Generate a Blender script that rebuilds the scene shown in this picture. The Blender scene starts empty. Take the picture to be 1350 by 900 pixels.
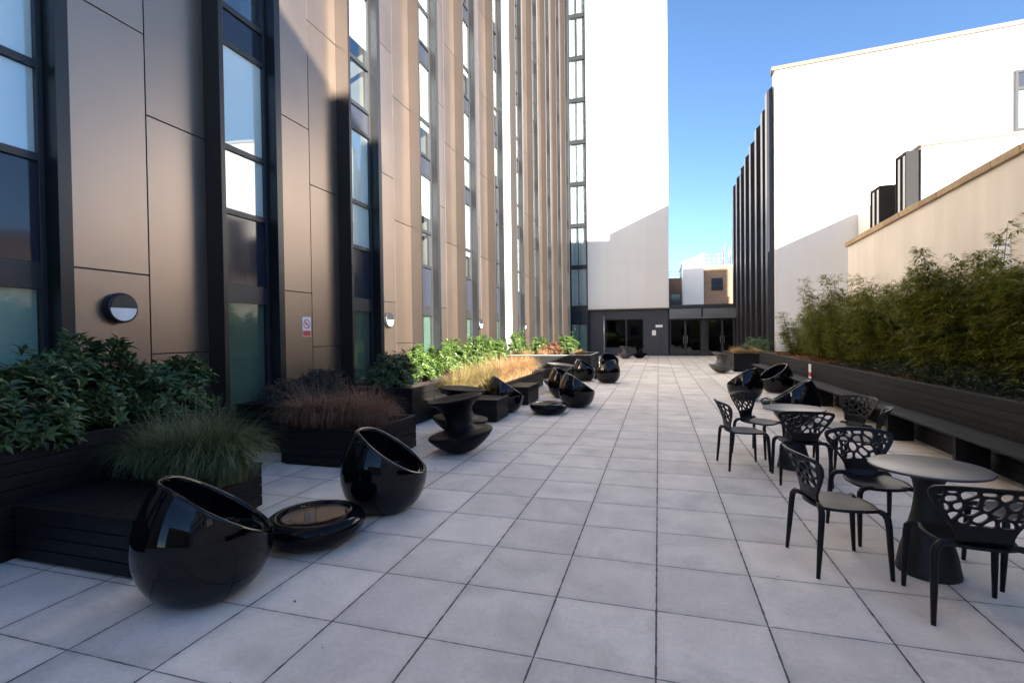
import bpy, bmesh, math, random
from math import sin, cos, pi, radians, sqrt, atan2, exp
from mathutils import Vector, Matrix, noise as mnoise

scene = bpy.context.scene
COL = scene.collection

# ------------------------------------------------------------------ camera numbers
T = 0.6
CAM_H = 2.74937 * T
JX, JY = -0.039465 * T, 4.041257 * T        # one paving joint crossing
STOREY = 2.93
BAY = 2.98

# ------------------------------------------------------------------ materials
def new_mat(name):
    m = bpy.data.materials.new(name); m.use_nodes = True
    nt = m.node_tree; nt.nodes.clear()
    out = nt.nodes.new('ShaderNodeOutputMaterial')
    b = nt.nodes.new('ShaderNodeBsdfPrincipled')
    nt.links.new(b.outputs[0], out.inputs[0])
    return m, nt, b, out

def N(nt, kind, **kw):
    n = nt.nodes.new(kind)
    for k, v in kw.items(): setattr(n, k, v)
    return n

def mth(nt, op, a, b=None, c=None):
    n = nt.nodes.new('ShaderNodeMath'); n.operation = op
    for i, v in enumerate((a, b, c)):
        if v is None: continue
        if hasattr(v, 'is_linked') or hasattr(v, 'links'): nt.links.new(v, n.inputs[i])
        else: n.inputs[i].default_value = v
    return n.outputs[0]

def mixc(nt, fac, a, b, mode='MIX'):
    n = nt.nodes.new('ShaderNodeMix'); n.data_type = 'RGBA'; n.blend_type = mode
    for i, v in ((0, fac), (6, a), (7, b)):
        if hasattr(v, 'links'): nt.links.new(v, n.inputs[i])
        elif isinstance(v, (tuple, list)): n.inputs[i].default_value = (*v[:3], 1)
        else: n.inputs[i].default_value = v
    return n.outputs[2]

def simple(name, col, rough=0.6, metal=0.0, spec=0.5, nscale=6.0, namt=0.15, bump=0.0, bscale=80, island=0.0,
           rvar=0.0, coat=0.0):
    """principled surface with soft procedural tone variation"""
    m, nt, b, out = new_mat(name)
    geo = N(nt, 'ShaderNodeNewGeometry')
    nz = N(nt, 'ShaderNodeTexNoise'); nz.inputs['Scale'].default_value = nscale; nz.inputs['Detail'].default_value = 5
    nt.links.new(geo.outputs['Position'], nz.inputs['Vector'])
    f = mth(nt, 'MULTIPLY_ADD', nz.outputs['Fac'], 2 * namt, 1 - namt)
    if island:
        f = mth(nt, 'MULTIPLY', f, mth(nt, 'MULTIPLY_ADD', geo.outputs['Random Per Island'], 2 * island, 1 - island))
    c = mixc(nt, 1.0, col, (1, 1, 1), 'MULTIPLY')
    comb = N(nt, 'ShaderNodeCombineColor')
    for i in range(3): nt.links.new(f, comb.inputs[i])
    c = mixc(nt, 1.0, col, comb.outputs[0], 'MULTIPLY')
    nt.links.new(c, b.inputs['Base Color'])
    b.inputs['Metallic'].default_value = metal
    b.inputs['Specular IOR Level'].default_value = spec
    if rvar:
        nt.links.new(mth(nt, 'MULTIPLY_ADD', nz.outputs['Fac'], rvar, rough - rvar / 2), b.inputs['Roughness'])
    else:
        b.inputs['Roughness'].default_value = rough
    b.inputs['Coat Weight'].default_value = coat
    b.inputs['Coat Roughness'].default_value = 0.03
    if bump:
        n2 = N(nt, 'ShaderNodeTexNoise'); n2.inputs['Scale'].default_value = bscale; n2.inputs['Detail'].default_value = 3
        nt.links.new(geo.outputs['Position'], n2.inputs['Vector'])
        bp = N(nt, 'ShaderNodeBump'); bp.inputs['Strength'].default_value = bump; bp.inputs['Distance'].default_value = 0.01
        nt.links.new(n2.outputs['Fac'], bp.inputs['Height']); nt.links.new(bp.outputs[0], b.inputs['Normal'])
    return m

def paving_mat():
    m, nt, b, out = new_mat('concrete_paving')
    geo = N(nt, 'ShaderNodeNewGeometry')
    sep = N(nt, 'ShaderNodeSeparateXYZ'); nt.links.new(geo.outputs['Position'], sep.inputs[0])
    u = mth(nt, 'DIVIDE', mth(nt, 'SUBTRACT', sep.outputs[0], JX), T)
    v = mth(nt, 'DIVIDE', mth(nt, 'SUBTRACT', sep.outputs[1], JY), T)
    fu = mth(nt, 'FLOOR', mth(nt, 'ADD', u, 500.0)); fv = mth(nt, 'FLOOR', mth(nt, 'ADD', v, 500.0))
    du = mth(nt, 'ABSOLUTE', mth(nt, 'SUBTRACT', u, mth(nt, 'ROUND', u)))
    dv = mth(nt, 'ABSOLUTE', mth(nt, 'SUBTRACT', v, mth(nt, 'ROUND', v)))
    jn = N(nt, 'ShaderNodeTexNoise'); jn.inputs['Scale'].default_value = 14; jn.inputs['Detail'].default_value = 4
    nt.links.new(geo.outputs['Position'], jn.inputs['Vector'])
    jw = mth(nt, 'MULTIPLY_ADD', jn.outputs['Fac'], 0.018, -0.002)
    ju = mth(nt, 'LESS_THAN', du, mth(nt, 'ADD', jw, 0.0015)); jv = mth(nt, 'LESS_THAN', dv, jw)
    wn = N(nt, 'ShaderNodeTexWhiteNoise', noise_dimensions='2D')
    cv = N(nt, 'ShaderNodeCombineXYZ'); nt.links.new(fu, cv.inputs[0]); nt.links.new(fv, cv.inputs[1])
    nt.links.new(cv.outputs[0], wn.inputs['Vector'])
    big = N(nt, 'ShaderNodeTexNoise'); big.inputs['Scale'].default_value = 0.9; big.inputs['Detail'].default_value = 6; big.inputs['Roughness'].default_value = 0.65
    nt.links.new(geo.outputs['Position'], big.inputs['Vector'])
    # blotchy damp marks, shifted tile by tile so they stop at joints
    off = N(nt, 'ShaderNodeVectorMath', operation='MULTIPLY_ADD'); nt.links.new(wn.outputs['Color'], off.inputs[0])
    off.inputs[1].default_value = (9, 9, 9); nt.links.new(geo.outputs['Position'], off.inputs[2])
    blo = N(nt, 'ShaderNodeTexNoise'); blo.inputs['Scale'].default_value = 3.2; blo.inputs['Detail'].default_value = 4
    nt.links.new(off.outputs[0], blo.inputs['Vector'])
    fine = N(nt, 'ShaderNodeTexNoise'); fine.inputs['Scale'].default_value = 170; fine.inputs['Detail'].default_value = 2
    nt.links.new(geo.outputs['Position'], fine.inputs['Vector'])
    f = mth(nt, 'MULTIPLY_ADD', wn.outputs['Value'], 0.17, 0.90)
    f = mth(nt, 'MULTIPLY', f, mth(nt, 'MULTIPLY_ADD', big.outputs['Fac'], 0.34, 0.83))
    f = mth(nt, 'MULTIPLY', f, mth(nt, 'MULTIPLY_ADD', blo.outputs['Fac'], 0.44, 0.78))
    f = mth(nt, 'MULTIPLY', f, mth(nt, 'MULTIPLY_ADD', fine.outputs['Fac'], 0.30, 0.85))
    med = N(nt, 'ShaderNodeTexNoise'); med.inputs['Scale'].default_value = 34; med.inputs['Detail'].default_value = 6; med.inputs['Roughness'].default_value = 0.75
    nt.links.new(geo.outputs['Position'], med.inputs['Vector'])
    f = mth(nt, 'MULTIPLY', f, mth(nt, 'MULTIPLY_ADD', med.outputs['Fac'], 0.44, 0.78))
    edge = mth(nt, 'MINIMUM', du, dv)
    grime = N(nt, 'ShaderNodeMapRange'); nt.links.new(edge, grime.inputs[0]); grime.inputs[1].default_value = 0.0
    grime.inputs[2].default_value = 0.09; grime.inputs[3].default_value = 0.90; grime.inputs[4].default_value = 1.0
    f = mth(nt, 'MULTIPLY', f, grime.outputs[0])
    # faint dried puddle rims and run marks
    pn = N(nt, 'ShaderNodeTexNoise'); pn.inputs['Scale'].default_value = 1.7; pn.inputs['Detail'].default_value = 7; pn.inputs['Distortion'].default_value = 0.6
    nt.links.new(off.outputs[0], pn.inputs['Vector'])
    rim = mth(nt, 'LESS_THAN', mth(nt, 'ABSOLUTE', mth(nt, 'SUBTRACT', pn.outputs['Fac'], 0.56)), 0.012)
    f = mth(nt, 'MULTIPLY', f, mth(nt, 'MULTIPLY_ADD', rim, -0.05, 1.0))
    damp = N(nt, 'ShaderNodeMapRange'); nt.links.new(pn.outputs['Fac'], damp.inputs[0]); damp.inputs[1].default_value = 0.55; damp.inputs[2].default_value = 0.75; damp.inputs[3].default_value = 1.0; damp.inputs[4].default_value = 0.78
    f = mth(nt, 'MULTIPLY', f, damp.outputs[0])
    # small dark spots (lichen, gum)
    vor = N(nt, 'ShaderNodeTexVoronoi'); vor.inputs['Scale'].default_value = 2.6
    nt.links.new(geo.outputs['Position'], vor.inputs['Vector'])
    spot = mth(nt, 'LESS_THAN', vor.outputs['Distance'], 0.022)
    f = mth(nt, 'MULTIPLY', f, mth(nt, 'MULTIPLY_ADD', spot, -0.22, 1.0))
    comb = N(nt, 'ShaderNodeCombineColor')
    for i in range(3): nt.links.new(f, comb.inputs[i])
    c = mixc(nt, 1.0, (0.74, 0.668, 0.585), comb.outputs[0], 'MULTIPLY')
    c = mixc(nt, jv, c, (0.16, 0.155, 0.15)); c = mixc(nt, ju, c, (0.075, 0.072, 0.07))
    nt.links.new(c, b.inputs['Base Color'])
    b.inputs['Roughness'].default_value = 0.72; b.inputs['Specular IOR Level'].default_value = 0.35
    hh = mth(nt, 'MULTIPLY_ADD', mth(nt, 'MAXIMUM', ju, jv), -1.0, mth(nt, 'MULTIPLY', fine.outputs['Fac'], 0.25))
    bp = N(nt, 'ShaderNodeBump'); bp.inputs['Strength'].default_value = 0.5; bp.inputs['Distance'].default_value = 0.006
    nt.links.new(hh, bp.inputs['Height']); nt.links.new(bp.outputs[0], b.inputs['Normal'])
    return m

def glass_mat(name, tint=(0.75, 0.85, 0.85), refl=0.08, see=1.0):
    """thin window pane: mirror reflection by angle over tinted transmission"""
    m, nt, b, out = new_mat(name)
    nt.nodes.remove(b)
    tr = N(nt, 'ShaderNodeBsdfTransparent'); tr.inputs[0].default_value = (*[t * see for t in tint], 1)
    gl = N(nt, 'ShaderNodeBsdfGlossy'); gl.inputs['Roughness'].default_value = 0.015; gl.inputs[0].default_value = (0.92, 0.97, 1, 1)
    lw = N(nt, 'ShaderNodeLayerWeight'); lw.inputs[0].default_value = 0.5
    fr = mth(nt, 'MULTIPLY_ADD', mth(nt, 'POWER', lw.outputs['Facing'], 3.2), 0.86, refl)
    geo = N(nt, 'ShaderNodeNewGeometry')
    nz = N(nt, 'ShaderNodeTexNoise'); nz.inputs['Scale'].default_value = 1.3
    nt.links.new(geo.outputs['Position'], nz.inputs['Vector'])
    bp = N(nt, 'ShaderNodeBump'); bp.inputs['Strength'].default_value = 0.05; bp.inputs['Distance'].default_value = 0.02
    nt.links.new(nz.outputs['Fac'], bp.inputs['Height']); nt.links.new(bp.outputs[0], gl.inputs['Normal'])
    mx = N(nt, 'ShaderNodeMixShader'); nt.links.new(fr, mx.inputs[0])
    nt.links.new(tr.outputs[0], mx.inputs[1]); nt.links.new(gl.outputs[0], mx.inputs[2])
    nt.links.new(mx.outputs[0], out.inputs[0])
    return m

def leaf_mat(name, c1, c2, rough=0.45, trans=0.3):
    m, nt, b, out = new_mat(name)
    geo = N(nt, 'ShaderNodeNewGeometry')
    nz = N(nt, 'ShaderNodeTexNoise'); nz.inputs['Scale'].default_value = 3.0
    nt.links.new(geo.outputs['Position'], nz.inputs['Vector'])
    f = mth(nt, 'ADD', mth(nt, 'MULTIPLY', geo.outputs['Random Per Island'], 0.75), mth(nt, 'MULTIPLY_ADD', nz.outputs['Fac'], 0.9, -0.33))
    f = mth(nt, 'MINIMUM', mth(nt, 'MAXIMUM', f, 0.0), 1.0)
    c = mixc(nt, f, c1, c2)
    nt.links.new(c, b.inputs['Base Color']); b.inputs['Roughness'].default_value = rough
    tl = N(nt, 'ShaderNodeBsdfTranslucent'); nt.links.new(c, tl.inputs[0])
    mx = N(nt, 'ShaderNodeMixShader'); mx.inputs[0].default_value = trans
    nt.links.new(b.outputs[0], mx.inputs[1]); nt.links.new(tl.outputs[0], mx.inputs[2]); nt.links.new(mx.outputs[0], out.inputs[0])
    return m

def brick_mat(name, c1, c2, mortar, scale=1.0):
    m, nt, b, out = new_mat(name)
    geo = N(nt, 'ShaderNodeNewGeometry')
    sep = N(nt, 'ShaderNodeSeparateXYZ'); nt.links.new(geo.outputs['Position'], sep.inputs[0])
    cb = N(nt, 'ShaderNodeCombineXYZ')
    nt.links.new(mth(nt, 'ADD', sep.outputs[0], sep.outputs[1]), cb.inputs[0]); nt.links.new(sep.outputs[2], cb.inputs[1])
    br = N(nt, 'ShaderNodeTexBrick'); nt.links.new(cb.outputs[0], br.inputs['Vector'])
    br.inputs['Color1'].default_value = (*c1, 1); br.inputs['Color2'].default_value = (*c2, 1); br.inputs['Mortar'].default_value = (*mortar, 1)
    br.inputs['Scale'].default_value = scale; br.inputs['Brick Width'].default_value = 0.225; br.inputs['Row Height'].default_value = 0.075
    br.inputs['Mortar Size'].default_value = 0.008
    nt.links.new(br.outputs['Color'], b.inputs['Base Color']); b.inputs['Roughness'].default_value = 0.85
    return m

def render_mat(name, col, joints=None, stain=0.12):
    """painted render / panel wall with faint streaks and optional panel joints every (w,h)"""
    m, nt, b, out = new_mat(name)
    geo = N(nt, 'ShaderNodeNewGeometry')
    mp = N(nt, 'ShaderNodeMapping'); mp.inputs['Scale'].default_value = (1.6, 1.6, 0.18)
    nt.links.new(geo.outputs['Position'], mp.inputs[0])
    nz = N(nt, 'ShaderNodeTexNoise'); nz.inputs['Scale'].default_value = 1.4; nz.inputs['Detail'].default_value = 6
    nt.links.new(mp.outputs[0], nz.inputs['Vector'])
    n2 = N(nt, 'ShaderNodeTexNoise'); n2.inputs['Scale'].default_value = 0.7; n2.inputs['Detail'].default_value = 5
    nt.links.new(geo.outputs['Position'], n2.inputs['Vector'])
    f = mth(nt, 'MULTIPLY', mth(nt, 'MULTIPLY_ADD', nz.outputs['Fac'], 2 * stain, 1 - stain), mth(nt, 'MULTIPLY_ADD', n2.outputs['Fac'], 2 * stain, 1 - stain))
    if joints:
        sep = N(nt, 'ShaderNodeSeparateXYZ'); nt.links.new(geo.outputs['Position'], sep.inputs[0])
        w, h, px, pz = joints
        a = mth(nt, 'DIVIDE', mth(nt, 'SUBTRACT', sep.outputs[0], px), w); q = mth(nt, 'DIVIDE', mth(nt, 'SUBTRACT', sep.outputs[2], pz), h)
        da = mth(nt, 'MULTIPLY', mth(nt, 'ABSOLUTE', mth(nt, 'SUBTRACT', a, mth(nt, 'ROUND', a))), w)
        dq = mth(nt, 'MULTIPLY', mth(nt, 'ABSOLUTE', mth(nt, 'SUBTRACT', q, mth(nt, 'ROUND', q))), h)
        j = mth(nt, 'LESS_THAN', mth(nt, 'MINIMUM', da, dq), 0.012)
        f = mth(nt, 'MULTIPLY', f, mth(nt, 'MULTIPLY_ADD', j, -0.12, 1.0))
    comb = N(nt, 'ShaderNodeCombineColor')
    for i in range(3): nt.links.new(f, comb.inputs[i])
    c = mixc(nt, 1.0, col, comb.outputs[0], 'MULTIPLY')
    nt.links.new(c, b.inputs['Base Color']); b.inputs['Roughness'].default_value = 0.75
    n3 = N(nt, 'ShaderNodeTexNoise'); n3.inputs['Scale'].default_value = 60
    nt.links.new(geo.outputs['Position'], n3.inputs['Vector'])
    bp = N(nt, 'ShaderNodeBump'); bp.inputs['Strength'].default_value = 0.15; bp.inputs['Distance'].default_value = 0.01
    nt.links.new(n3.outputs['Fac'], bp.inputs['Height']); nt.links.new(bp.outputs[0], b.inputs['Normal'])
    return m

M = {}
M['paving'] = paving_mat()
M['bronze'] = simple('bronze_panel', (0.315, 0.25, 0.205), rough=0.37, metal=0.9, nscale=1.2, namt=0.07, island=0.08, bump=0.012, bscale=2.0, rvar=0.1)
M['backing'] = simple('dark_backing', (0.012, 0.012, 0.014), rough=0.9)
M['fin'] = simple('dark_bronze_fin', (0.022, 0.019, 0.018), rough=0.36, metal=0.2, nscale=2, namt=0.1, rvar=0.1)
M['reveal'] = simple('dark_reveal_fin', (0.012, 0.0125, 0.014), rough=0.32, spec=0.5, nscale=2, namt=0.1)
M['frame'] = simple('anthracite_frame', (0.022, 0.024, 0.028), rough=0.4, spec=0.5, nscale=4, namt=0.08)
M['spandrel'] = simple('dark_glass_spandrel', (0.02, 0.025, 0.04), rough=0.08, spec=0.8, nscale=1, namt=0.1)
M['spandrel_grey'] = simple('grey_blue_spandrel', (0.026, 0.031, 0.046), rough=0.25, spec=0.6, nscale=1, namt=0.1)
M['glass'] = glass_mat('window_glass', (0.94, 0.975, 0.97), 0.13)
M['glass_green'] = glass_mat('green_window_glass', (0.76, 0.85, 0.81), 0.10)
M['glass_dark'] = glass_mat('dark_door_glass', (0.40, 0.40, 0.38), 0.05)
M['blind'] = simple('white_roller_blind', (0.88, 0.89, 0.88), rough=0.8, nscale=1.5, namt=0.06)
M['frost'] = simple('grey_green_film', (0.25, 0.29, 0.265), rough=0.7, nscale=1.2, namt=0.3)
M['room'] = simple('room_interior', (0.16, 0.155, 0.14), rough=0.9, nscale=0.8, namt=0.5)
M['white'] = render_mat('white_render', (0.68, 0.67, 0.65), stain=0.04)
M['white_panel'] = render_mat('white_cladding', (0.66, 0.655, 0.64), joints=(1.361, 2.93, -4.744, 3.44), stain=0.035)
M['cream'] = render_mat('cream_render', (0.74, 0.66, 0.58), stain=0.15)
M['greyrender'] = render_mat('grey_mauve_render', (0.62, 0.58, 0.57), stain=0.06)
M['coping'] = simple('sandstone_coping', (0.42, 0.30, 0.18), rough=0.85, nscale=9, namt=0.35, island=0.22, bump=0.3, bscale=40)
M['trim'] = simple('pale_parapet_trim', (0.40, 0.35, 0.30), rough=0.6)
M['trim_dark'] = simple('weathered_coping', (0.17, 0.145, 0.115), rough=0.6)
M['black_clad'] = simple('black_cladding', (0.014, 0.014, 0.016), rough=0.38, spec=0.4, nscale=3, namt=0.2)
M['black_fin'] = simple('black_fin', (0.022, 0.022, 0.026), rough=0.35, metal=0.2, nscale=2, namt=0.2)
M['navy_panel'] = simple('anthracite_panel', (0.035, 0.038, 0.050), rough=0.42, nscale=1.5, namt=0.12, island=0.08)
M['grey_fascia'] = simple('grey_fascia', (0.16, 0.165, 0.17), rough=0.35, metal=0.3, nscale=2, namt=0.1)
M['steel'] = simple('brushed_steel', (0.5, 0.5, 0.5), rough=0.3, metal=0.9)
M['brick'] = brick_mat('brown_brick', (0.20, 0.12, 0.075), (0.27, 0.165, 0.10), (0.24, 0.19, 0.15))
M['brick_dark'] = brick_mat('dark_red_brick', (0.10, 0.055, 0.045), (0.13, 0.07, 0.055), (0.11, 0.08, 0.07))
M['slat'] = simple('black_stained_slats', (0.010, 0.0095, 0.010), rough=0.5, spec=0.25, nscale=14, namt=0.3, island=0.22, bump=0.12, bscale=60, rvar=0.2)
M['slat_grey'] = simple('charcoal_slats', (0.018, 0.0175, 0.017), rough=0.55, spec=0.3, nscale=14, namt=0.3, island=0.2, bump=0.12, bscale=60, rvar=0.2)
M['slat_pale'] = simple('weathered_rim', (0.45, 0.40, 0.34), rough=0.6, nscale=10, namt=0.2)
M['soil'] = simple('planter_soil', (0.035, 0.024, 0.017), rough=0.95, nscale=20, namt=0.5, bump=0.8, bscale=30)
M['gloss'] = simple('glossy_black_fibreglass', (0.003, 0.003, 0.004), rough=0.035, spec=0.38, nscale=3, namt=0.2, rvar=0.03)
M['gloss_table'] = simple('glossy_black_table', (0.004, 0.004, 0.005), rough=0.05, spec=0.2, nscale=3, namt=0.2, rvar=0.04)
M['matte'] = simple('matte_black_plastic', (0.004, 0.004, 0.005), rough=0.5, spec=0.14, nscale=30, namt=0.2, bump=0.05, bscale=200)
M['matte_grey'] = simple('matte_grey_plastic', (0.085, 0.083, 0.076), rough=0.45, nscale=20, namt=0.15)
M['chair'] = simple('black_polypropylene', (0.007, 0.007, 0.008), rough=0.42, spec=0.25, nscale=12, namt=0.15, bump=0.03, bscale=300)
M['tabletop'] = simple('grey_tabletop', (0.066, 0.065, 0.068), rough=0.36, spec=0.4, nscale=5, namt=0.12, rvar=0.1)
M['pedestal'] = simple('charcoal_pedestal', (0.016, 0.016, 0.016), rough=0.5, spec=0.35, nscale=8, namt=0.15)
M['diffuser'] = simple('opal_diffuser', (0.85, 0.85, 0.86), rough=0.35)
M['signwhite'] = simple('sign_white', (0.82, 0.82, 0.83), rough=0.4, namt=0.03)
M['signred'] = simple('sign_red', (0.62, 0.06, 0.05), rough=0.4, namt=0.04)
M['signblack'] = simple('sign_black', (0.02, 0.02, 0.02), rough=0.4)
M['mastred'] = simple('red_mast', (0.6, 0.04, 0.08), rough=0.5)
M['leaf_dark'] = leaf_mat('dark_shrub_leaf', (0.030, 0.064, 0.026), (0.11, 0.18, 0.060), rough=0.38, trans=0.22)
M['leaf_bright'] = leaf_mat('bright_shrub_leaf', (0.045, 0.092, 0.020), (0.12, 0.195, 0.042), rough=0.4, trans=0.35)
M['leaf_heather'] = leaf_mat('heather_leaf', (0.05, 0.022, 0.022), (0.07, 0.085, 0.06), rough=0.6, trans=0.2)
M['leaf_red'] = leaf_mat('reddish_leaf', (0.13, 0.05, 0.03), (0.20, 0.11, 0.05), rough=0.5, trans=0.3)
M['bamboo'] = leaf_mat('bamboo_leaf', (0.09, 0.118, 0.013), (0.32, 0.315, 0.045), rough=0.5, trans=0.5)
M['bamboo_dark'] = leaf_mat('groundcover_leaf', (0.014, 0.028, 0.012), (0.045, 0.060, 0.022), rough=0.5, trans=0.25)
M['culm'] = simple('bamboo_culm', (0.12, 0.11, 0.04), rough=0.5, nscale=5, namt=0.3)
M['twig'] = simple('brown_twig', (0.06, 0.045, 0.03), rough=0.8)
M['grass_green'] = leaf_mat('green_grass_blade', (0.058, 0.090, 0.030), (0.20, 0.225, 0.105), rough=0.55, trans=0.3)
M['grass_brown'] = leaf_mat('brown_sedge_blade', (0.15, 0.075, 0.042), (0.36, 0.21, 0.13), rough=0.6, trans=0.3)
M['grass_gold'] = leaf_mat('golden_grass_blade', (0.17, 0.15, 0.05), (0.34, 0.25, 0.11), rough=0.6, trans=0.35)
M['grass_tan'] = leaf_mat('tan_grass_blade', (0.30, 0.17, 0.075), (0.46, 0.30, 0.15), rough=0.6, trans=0.35)
M['litter'] = leaf_mat('fallen_leaf', (0.16, 0.055, 0.018), (0.28, 0.12, 0.04), rough=0.8, trans=0.1)
M['roof'] = simple('flat_roof_grey', (0.12, 0.12, 0.12), rough=0.8)
M['stonewall'] = simple('shade_block_stone', (0.55, 0.53, 0.50), rough=0.7, nscale=1)

# ------------------------------------------------------------------ mesh builder
class MB:
    def __init__(s): s.v = []; s.f = []; s.m = []; s.sm = []
    def add(s, vs, fs, mi=0, smooth=False):
        o = len(s.v); s.v += [tuple(p) for p in vs]
        for f in fs:
            s.f.append(tuple(i + o for i in f)); s.m.append(mi); s.sm.append(smooth)
    def box(s, x0, x1, y0, y1, z0, z1, mi=0):
        if x0 > x1: x0, x1 = x1, x0
        if y0 > y1: y0, y1 = y1, y0
        if z0 > z1: z0, z1 = z1, z0
        s.add([(x0, y0, z0), (x1, y0, z0), (x1, y1, z0), (x0, y1, z0), (x0, y0, z1), (x1, y0, z1), (x1, y1, z1), (x0, y1, z1)],
              [(0, 3, 2, 1), (4, 5, 6, 7), (0, 1, 5, 4), (1, 2, 6, 5), (2, 3, 7, 6), (3, 0, 4, 7)], mi)
    def prism(s, pts, z0, z1, mi=0):
        """plan polygon (counter-clockwise) pulled up from z0 to z1 (z1 may be a list)"""
        n = len(pts); zt = z1 if isinstance(z1, (list, tuple)) else [z1] * n
        s.add([(p[0], p[1], z0) for p in pts] + [(p[0], p[1], zt[i]) for i, p in enumerate(pts)],
              [tuple(range(n - 1, -1, -1)), tuple(range(n, 2 * n))] + [(i, (i + 1) % n, (i + 1) % n + n, i + n) for i in range(n)], mi)
    def tube(s, path, radii, seg=10, mi=0, flat=1.0, caps=True):
        path = [Vector(p) for p in path]; n = len(path)
        if not isinstance(radii, (list, tuple)): radii = [radii] * n
        vs = []; prev = None
        for i, p in enumerate(path):
            t = (path[min(i + 1, n - 1)] - path[max(i - 1, 0)]).normalized()
            if prev is None:
                a = Vector((1, 0, 0)) if abs(t.x) < 0.8 else Vector((0, 1, 0))
                u = t.cross(a).normalized()
            else:
                u = (prev - t * prev.dot(t)).normalized()
            prev = u; w = t.cross(u)
            for k in range(seg):
                an = 2 * pi * k / seg
                vs.append(p + u * (cos(an) * radii[i]) + w * (sin(an) * radii[i] * flat))
        fs = [(i * seg + k, i * seg + (k + 1) % seg, (i + 1) * seg + (k + 1) % seg, (i + 1) * seg + k) for i in range(n - 1) for k in range(seg)]
        if caps:
            fs.append(tuple(range(seg - 1, -1, -1))); fs.append(tuple((n - 1) * seg + k for k in range(seg)))
        s.add(vs, fs, mi, True)
    def lathe(s, prof, seg=48, mi=0, c=(0, 0, 0)):
        vs = []; fs = []; rings = []
        for r, z in prof:
            if r < 1e-5:
                rings.append([len(vs)]); vs.append((c[0], c[1], c[2] + z))
            else:
                rings.append(list(range(len(vs), len(vs) + seg)))
                vs += [(c[0] + r * cos(2 * pi * k / seg), c[1] + r * sin(2 * pi * k / seg), c[2] + z) for k in range(seg)]
        for a, b in zip(rings, rings[1:]):
            for k in range(seg):
                k2 = (k + 1) % seg
                if len(a) == 1 and len(b) > 1: fs.append((a[0], b[k2], b[k]))
                elif len(b) == 1 and len(a) > 1: fs.append((a[k], a[k2], b[0]))
                elif len(a) > 1: fs.append((a[k], a[k2], b[k2], b[k]))
        s.add(vs, fs, mi, True)
    def build(s, name, mats, parent=None, off=(0, 0, 0), bevel=0.0, autosmooth=None):
        me = bpy.data.meshes.new(name)
        if off != (0, 0, 0): vs = [(x - off[0], y - off[1], z - off[2]) for x, y, z in s.v]
        else: vs = s.v
        me.from_pydata(vs, [], s.f)
        if not isinstance(mats, (list, tuple)): mats = [mats]
        for mm in mats: me.materials.append(mm)
        me.polygons.foreach_set('material_index', s.m)
        me.polygons.foreach_set('use_smooth', s.sm)
        me.update()
        o = bpy.data.objects.new(name, me); COL.objects.link(o)
        if parent: o.parent = parent
        else: o.location = off
        if bevel:
            bv = o.modifiers.new('edge', 'BEVEL'); bv.width = bevel; bv.segments = 2; bv.limit_method = 'ANGLE'; bv.angle_limit = radians(40)
        return o

def tag(o, label, cat, group=None):
    o['label'] = label; o['category'] = cat
    if group: o['group'] = group
    return o

def thing(name, label, cat, loc=(0, 0, 0), rz=0.0, group=None, rot=None):
    o = bpy.data.objects.new(name, None); COL.objects.link(o)
    o.empty_display_size = 0.2
    o.location = loc; o.rotation_euler = rot if rot else (0, 0, rz)
    return tag(o, label, cat, group)

def kids(o): return [c for c in bpy.data.objects if c.parent == o]

def dup(root, loc, rz, label, group=None, rot=None, scale=None):
    r = root.copy(); COL.objects.link(r); r.location = loc
    r.rotation_euler = rot if rot else (0, 0, rz)
    if scale: r.scale = scale
    r['label'] = label
    if group: r['group'] = group
    for ch in list(root.children):
        c = ch.copy(); COL.objects.link(c); c.parent = r
        for g in list(ch.children):
            d = g.copy(); COL.objects.link(d); d.parent = c
    return r

def structure(o, kind='structure'):
    o['kind'] = kind; return o

# ------------------------------------------------------------------ ground
mb = MB()
mb.add([(-60, -60, 0), (80, -60, 0), (80, 160, 0), (-60, 160, 0)], [(0, 1, 2, 3)])
structure(mb.build('paving', M['paving']))

# ------------------------------------------------------------------ left residential block
XF = -6.0
FX = -5.72                    # front edge of fins
H_TOP = 29.4
def bay_y(k): return 5.42 + BAY * k
root = thing('residential_block', 'tall bronze panelled residential block with dark projecting window fins along the left side', 'building', (XF, -4, 0))
OFF = (XF, -4, 0)
KS = list(range(-2, 10))
rng = random.Random(4)
# cladding panels
def zlist(first, top):
    zs = [0.04]
    z = first
    while z < top: zs.append(z); z += STOREY
    return zs + [top]
g = 0.007
for k in KS:
    mb = MB()
    y0 = bay_y(k) + 1.17
    ym = bay_y(k + 1) - 0.82
    y1 = bay_y(k + 1) + 0.0
    if k == 4:
        zs = zlist(3.44, H_TOP)
        for a, b in zip(zs, zs[1:]): mb.box(XF - 0.06, XF + 0.012, y0, y1, a + .003, b - .003)
        mb.build('white_bay', M['white'], root, OFF)
        continue
    if k == 9:
        zs = zlist(2.42, H_TOP)
        for a, b in zip(zs, zs[1:]): mb.box(XF - 0.06, XF, y0, 34.9, a + g, b - g)
        mb.build('end_cladding', M['fin'], root, OFF)
        continue
    zs = zlist(2.42, H_TOP)
    for a, b in zip(zs, zs[1:]): mb.box(XF - 0.06, XF, y0, ym - g, a + g, b - g)
    zs = zlist(1.45, H_TOP)
    for a, b in zip(zs, zs[1:]): mb.box(XF - 0.06, XF, ym + g, y1, a + g, b - g)
    mb.build('cladding', M['bronze'], root, OFF, bevel=0.003)
mb = MB(); mb.box(XF - 0.06, XF, -4, bay_y(-2), 0.04, H_TOP); mb.build('cladding', M['bronze'], root, OFF, bevel=0.003)
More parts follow.
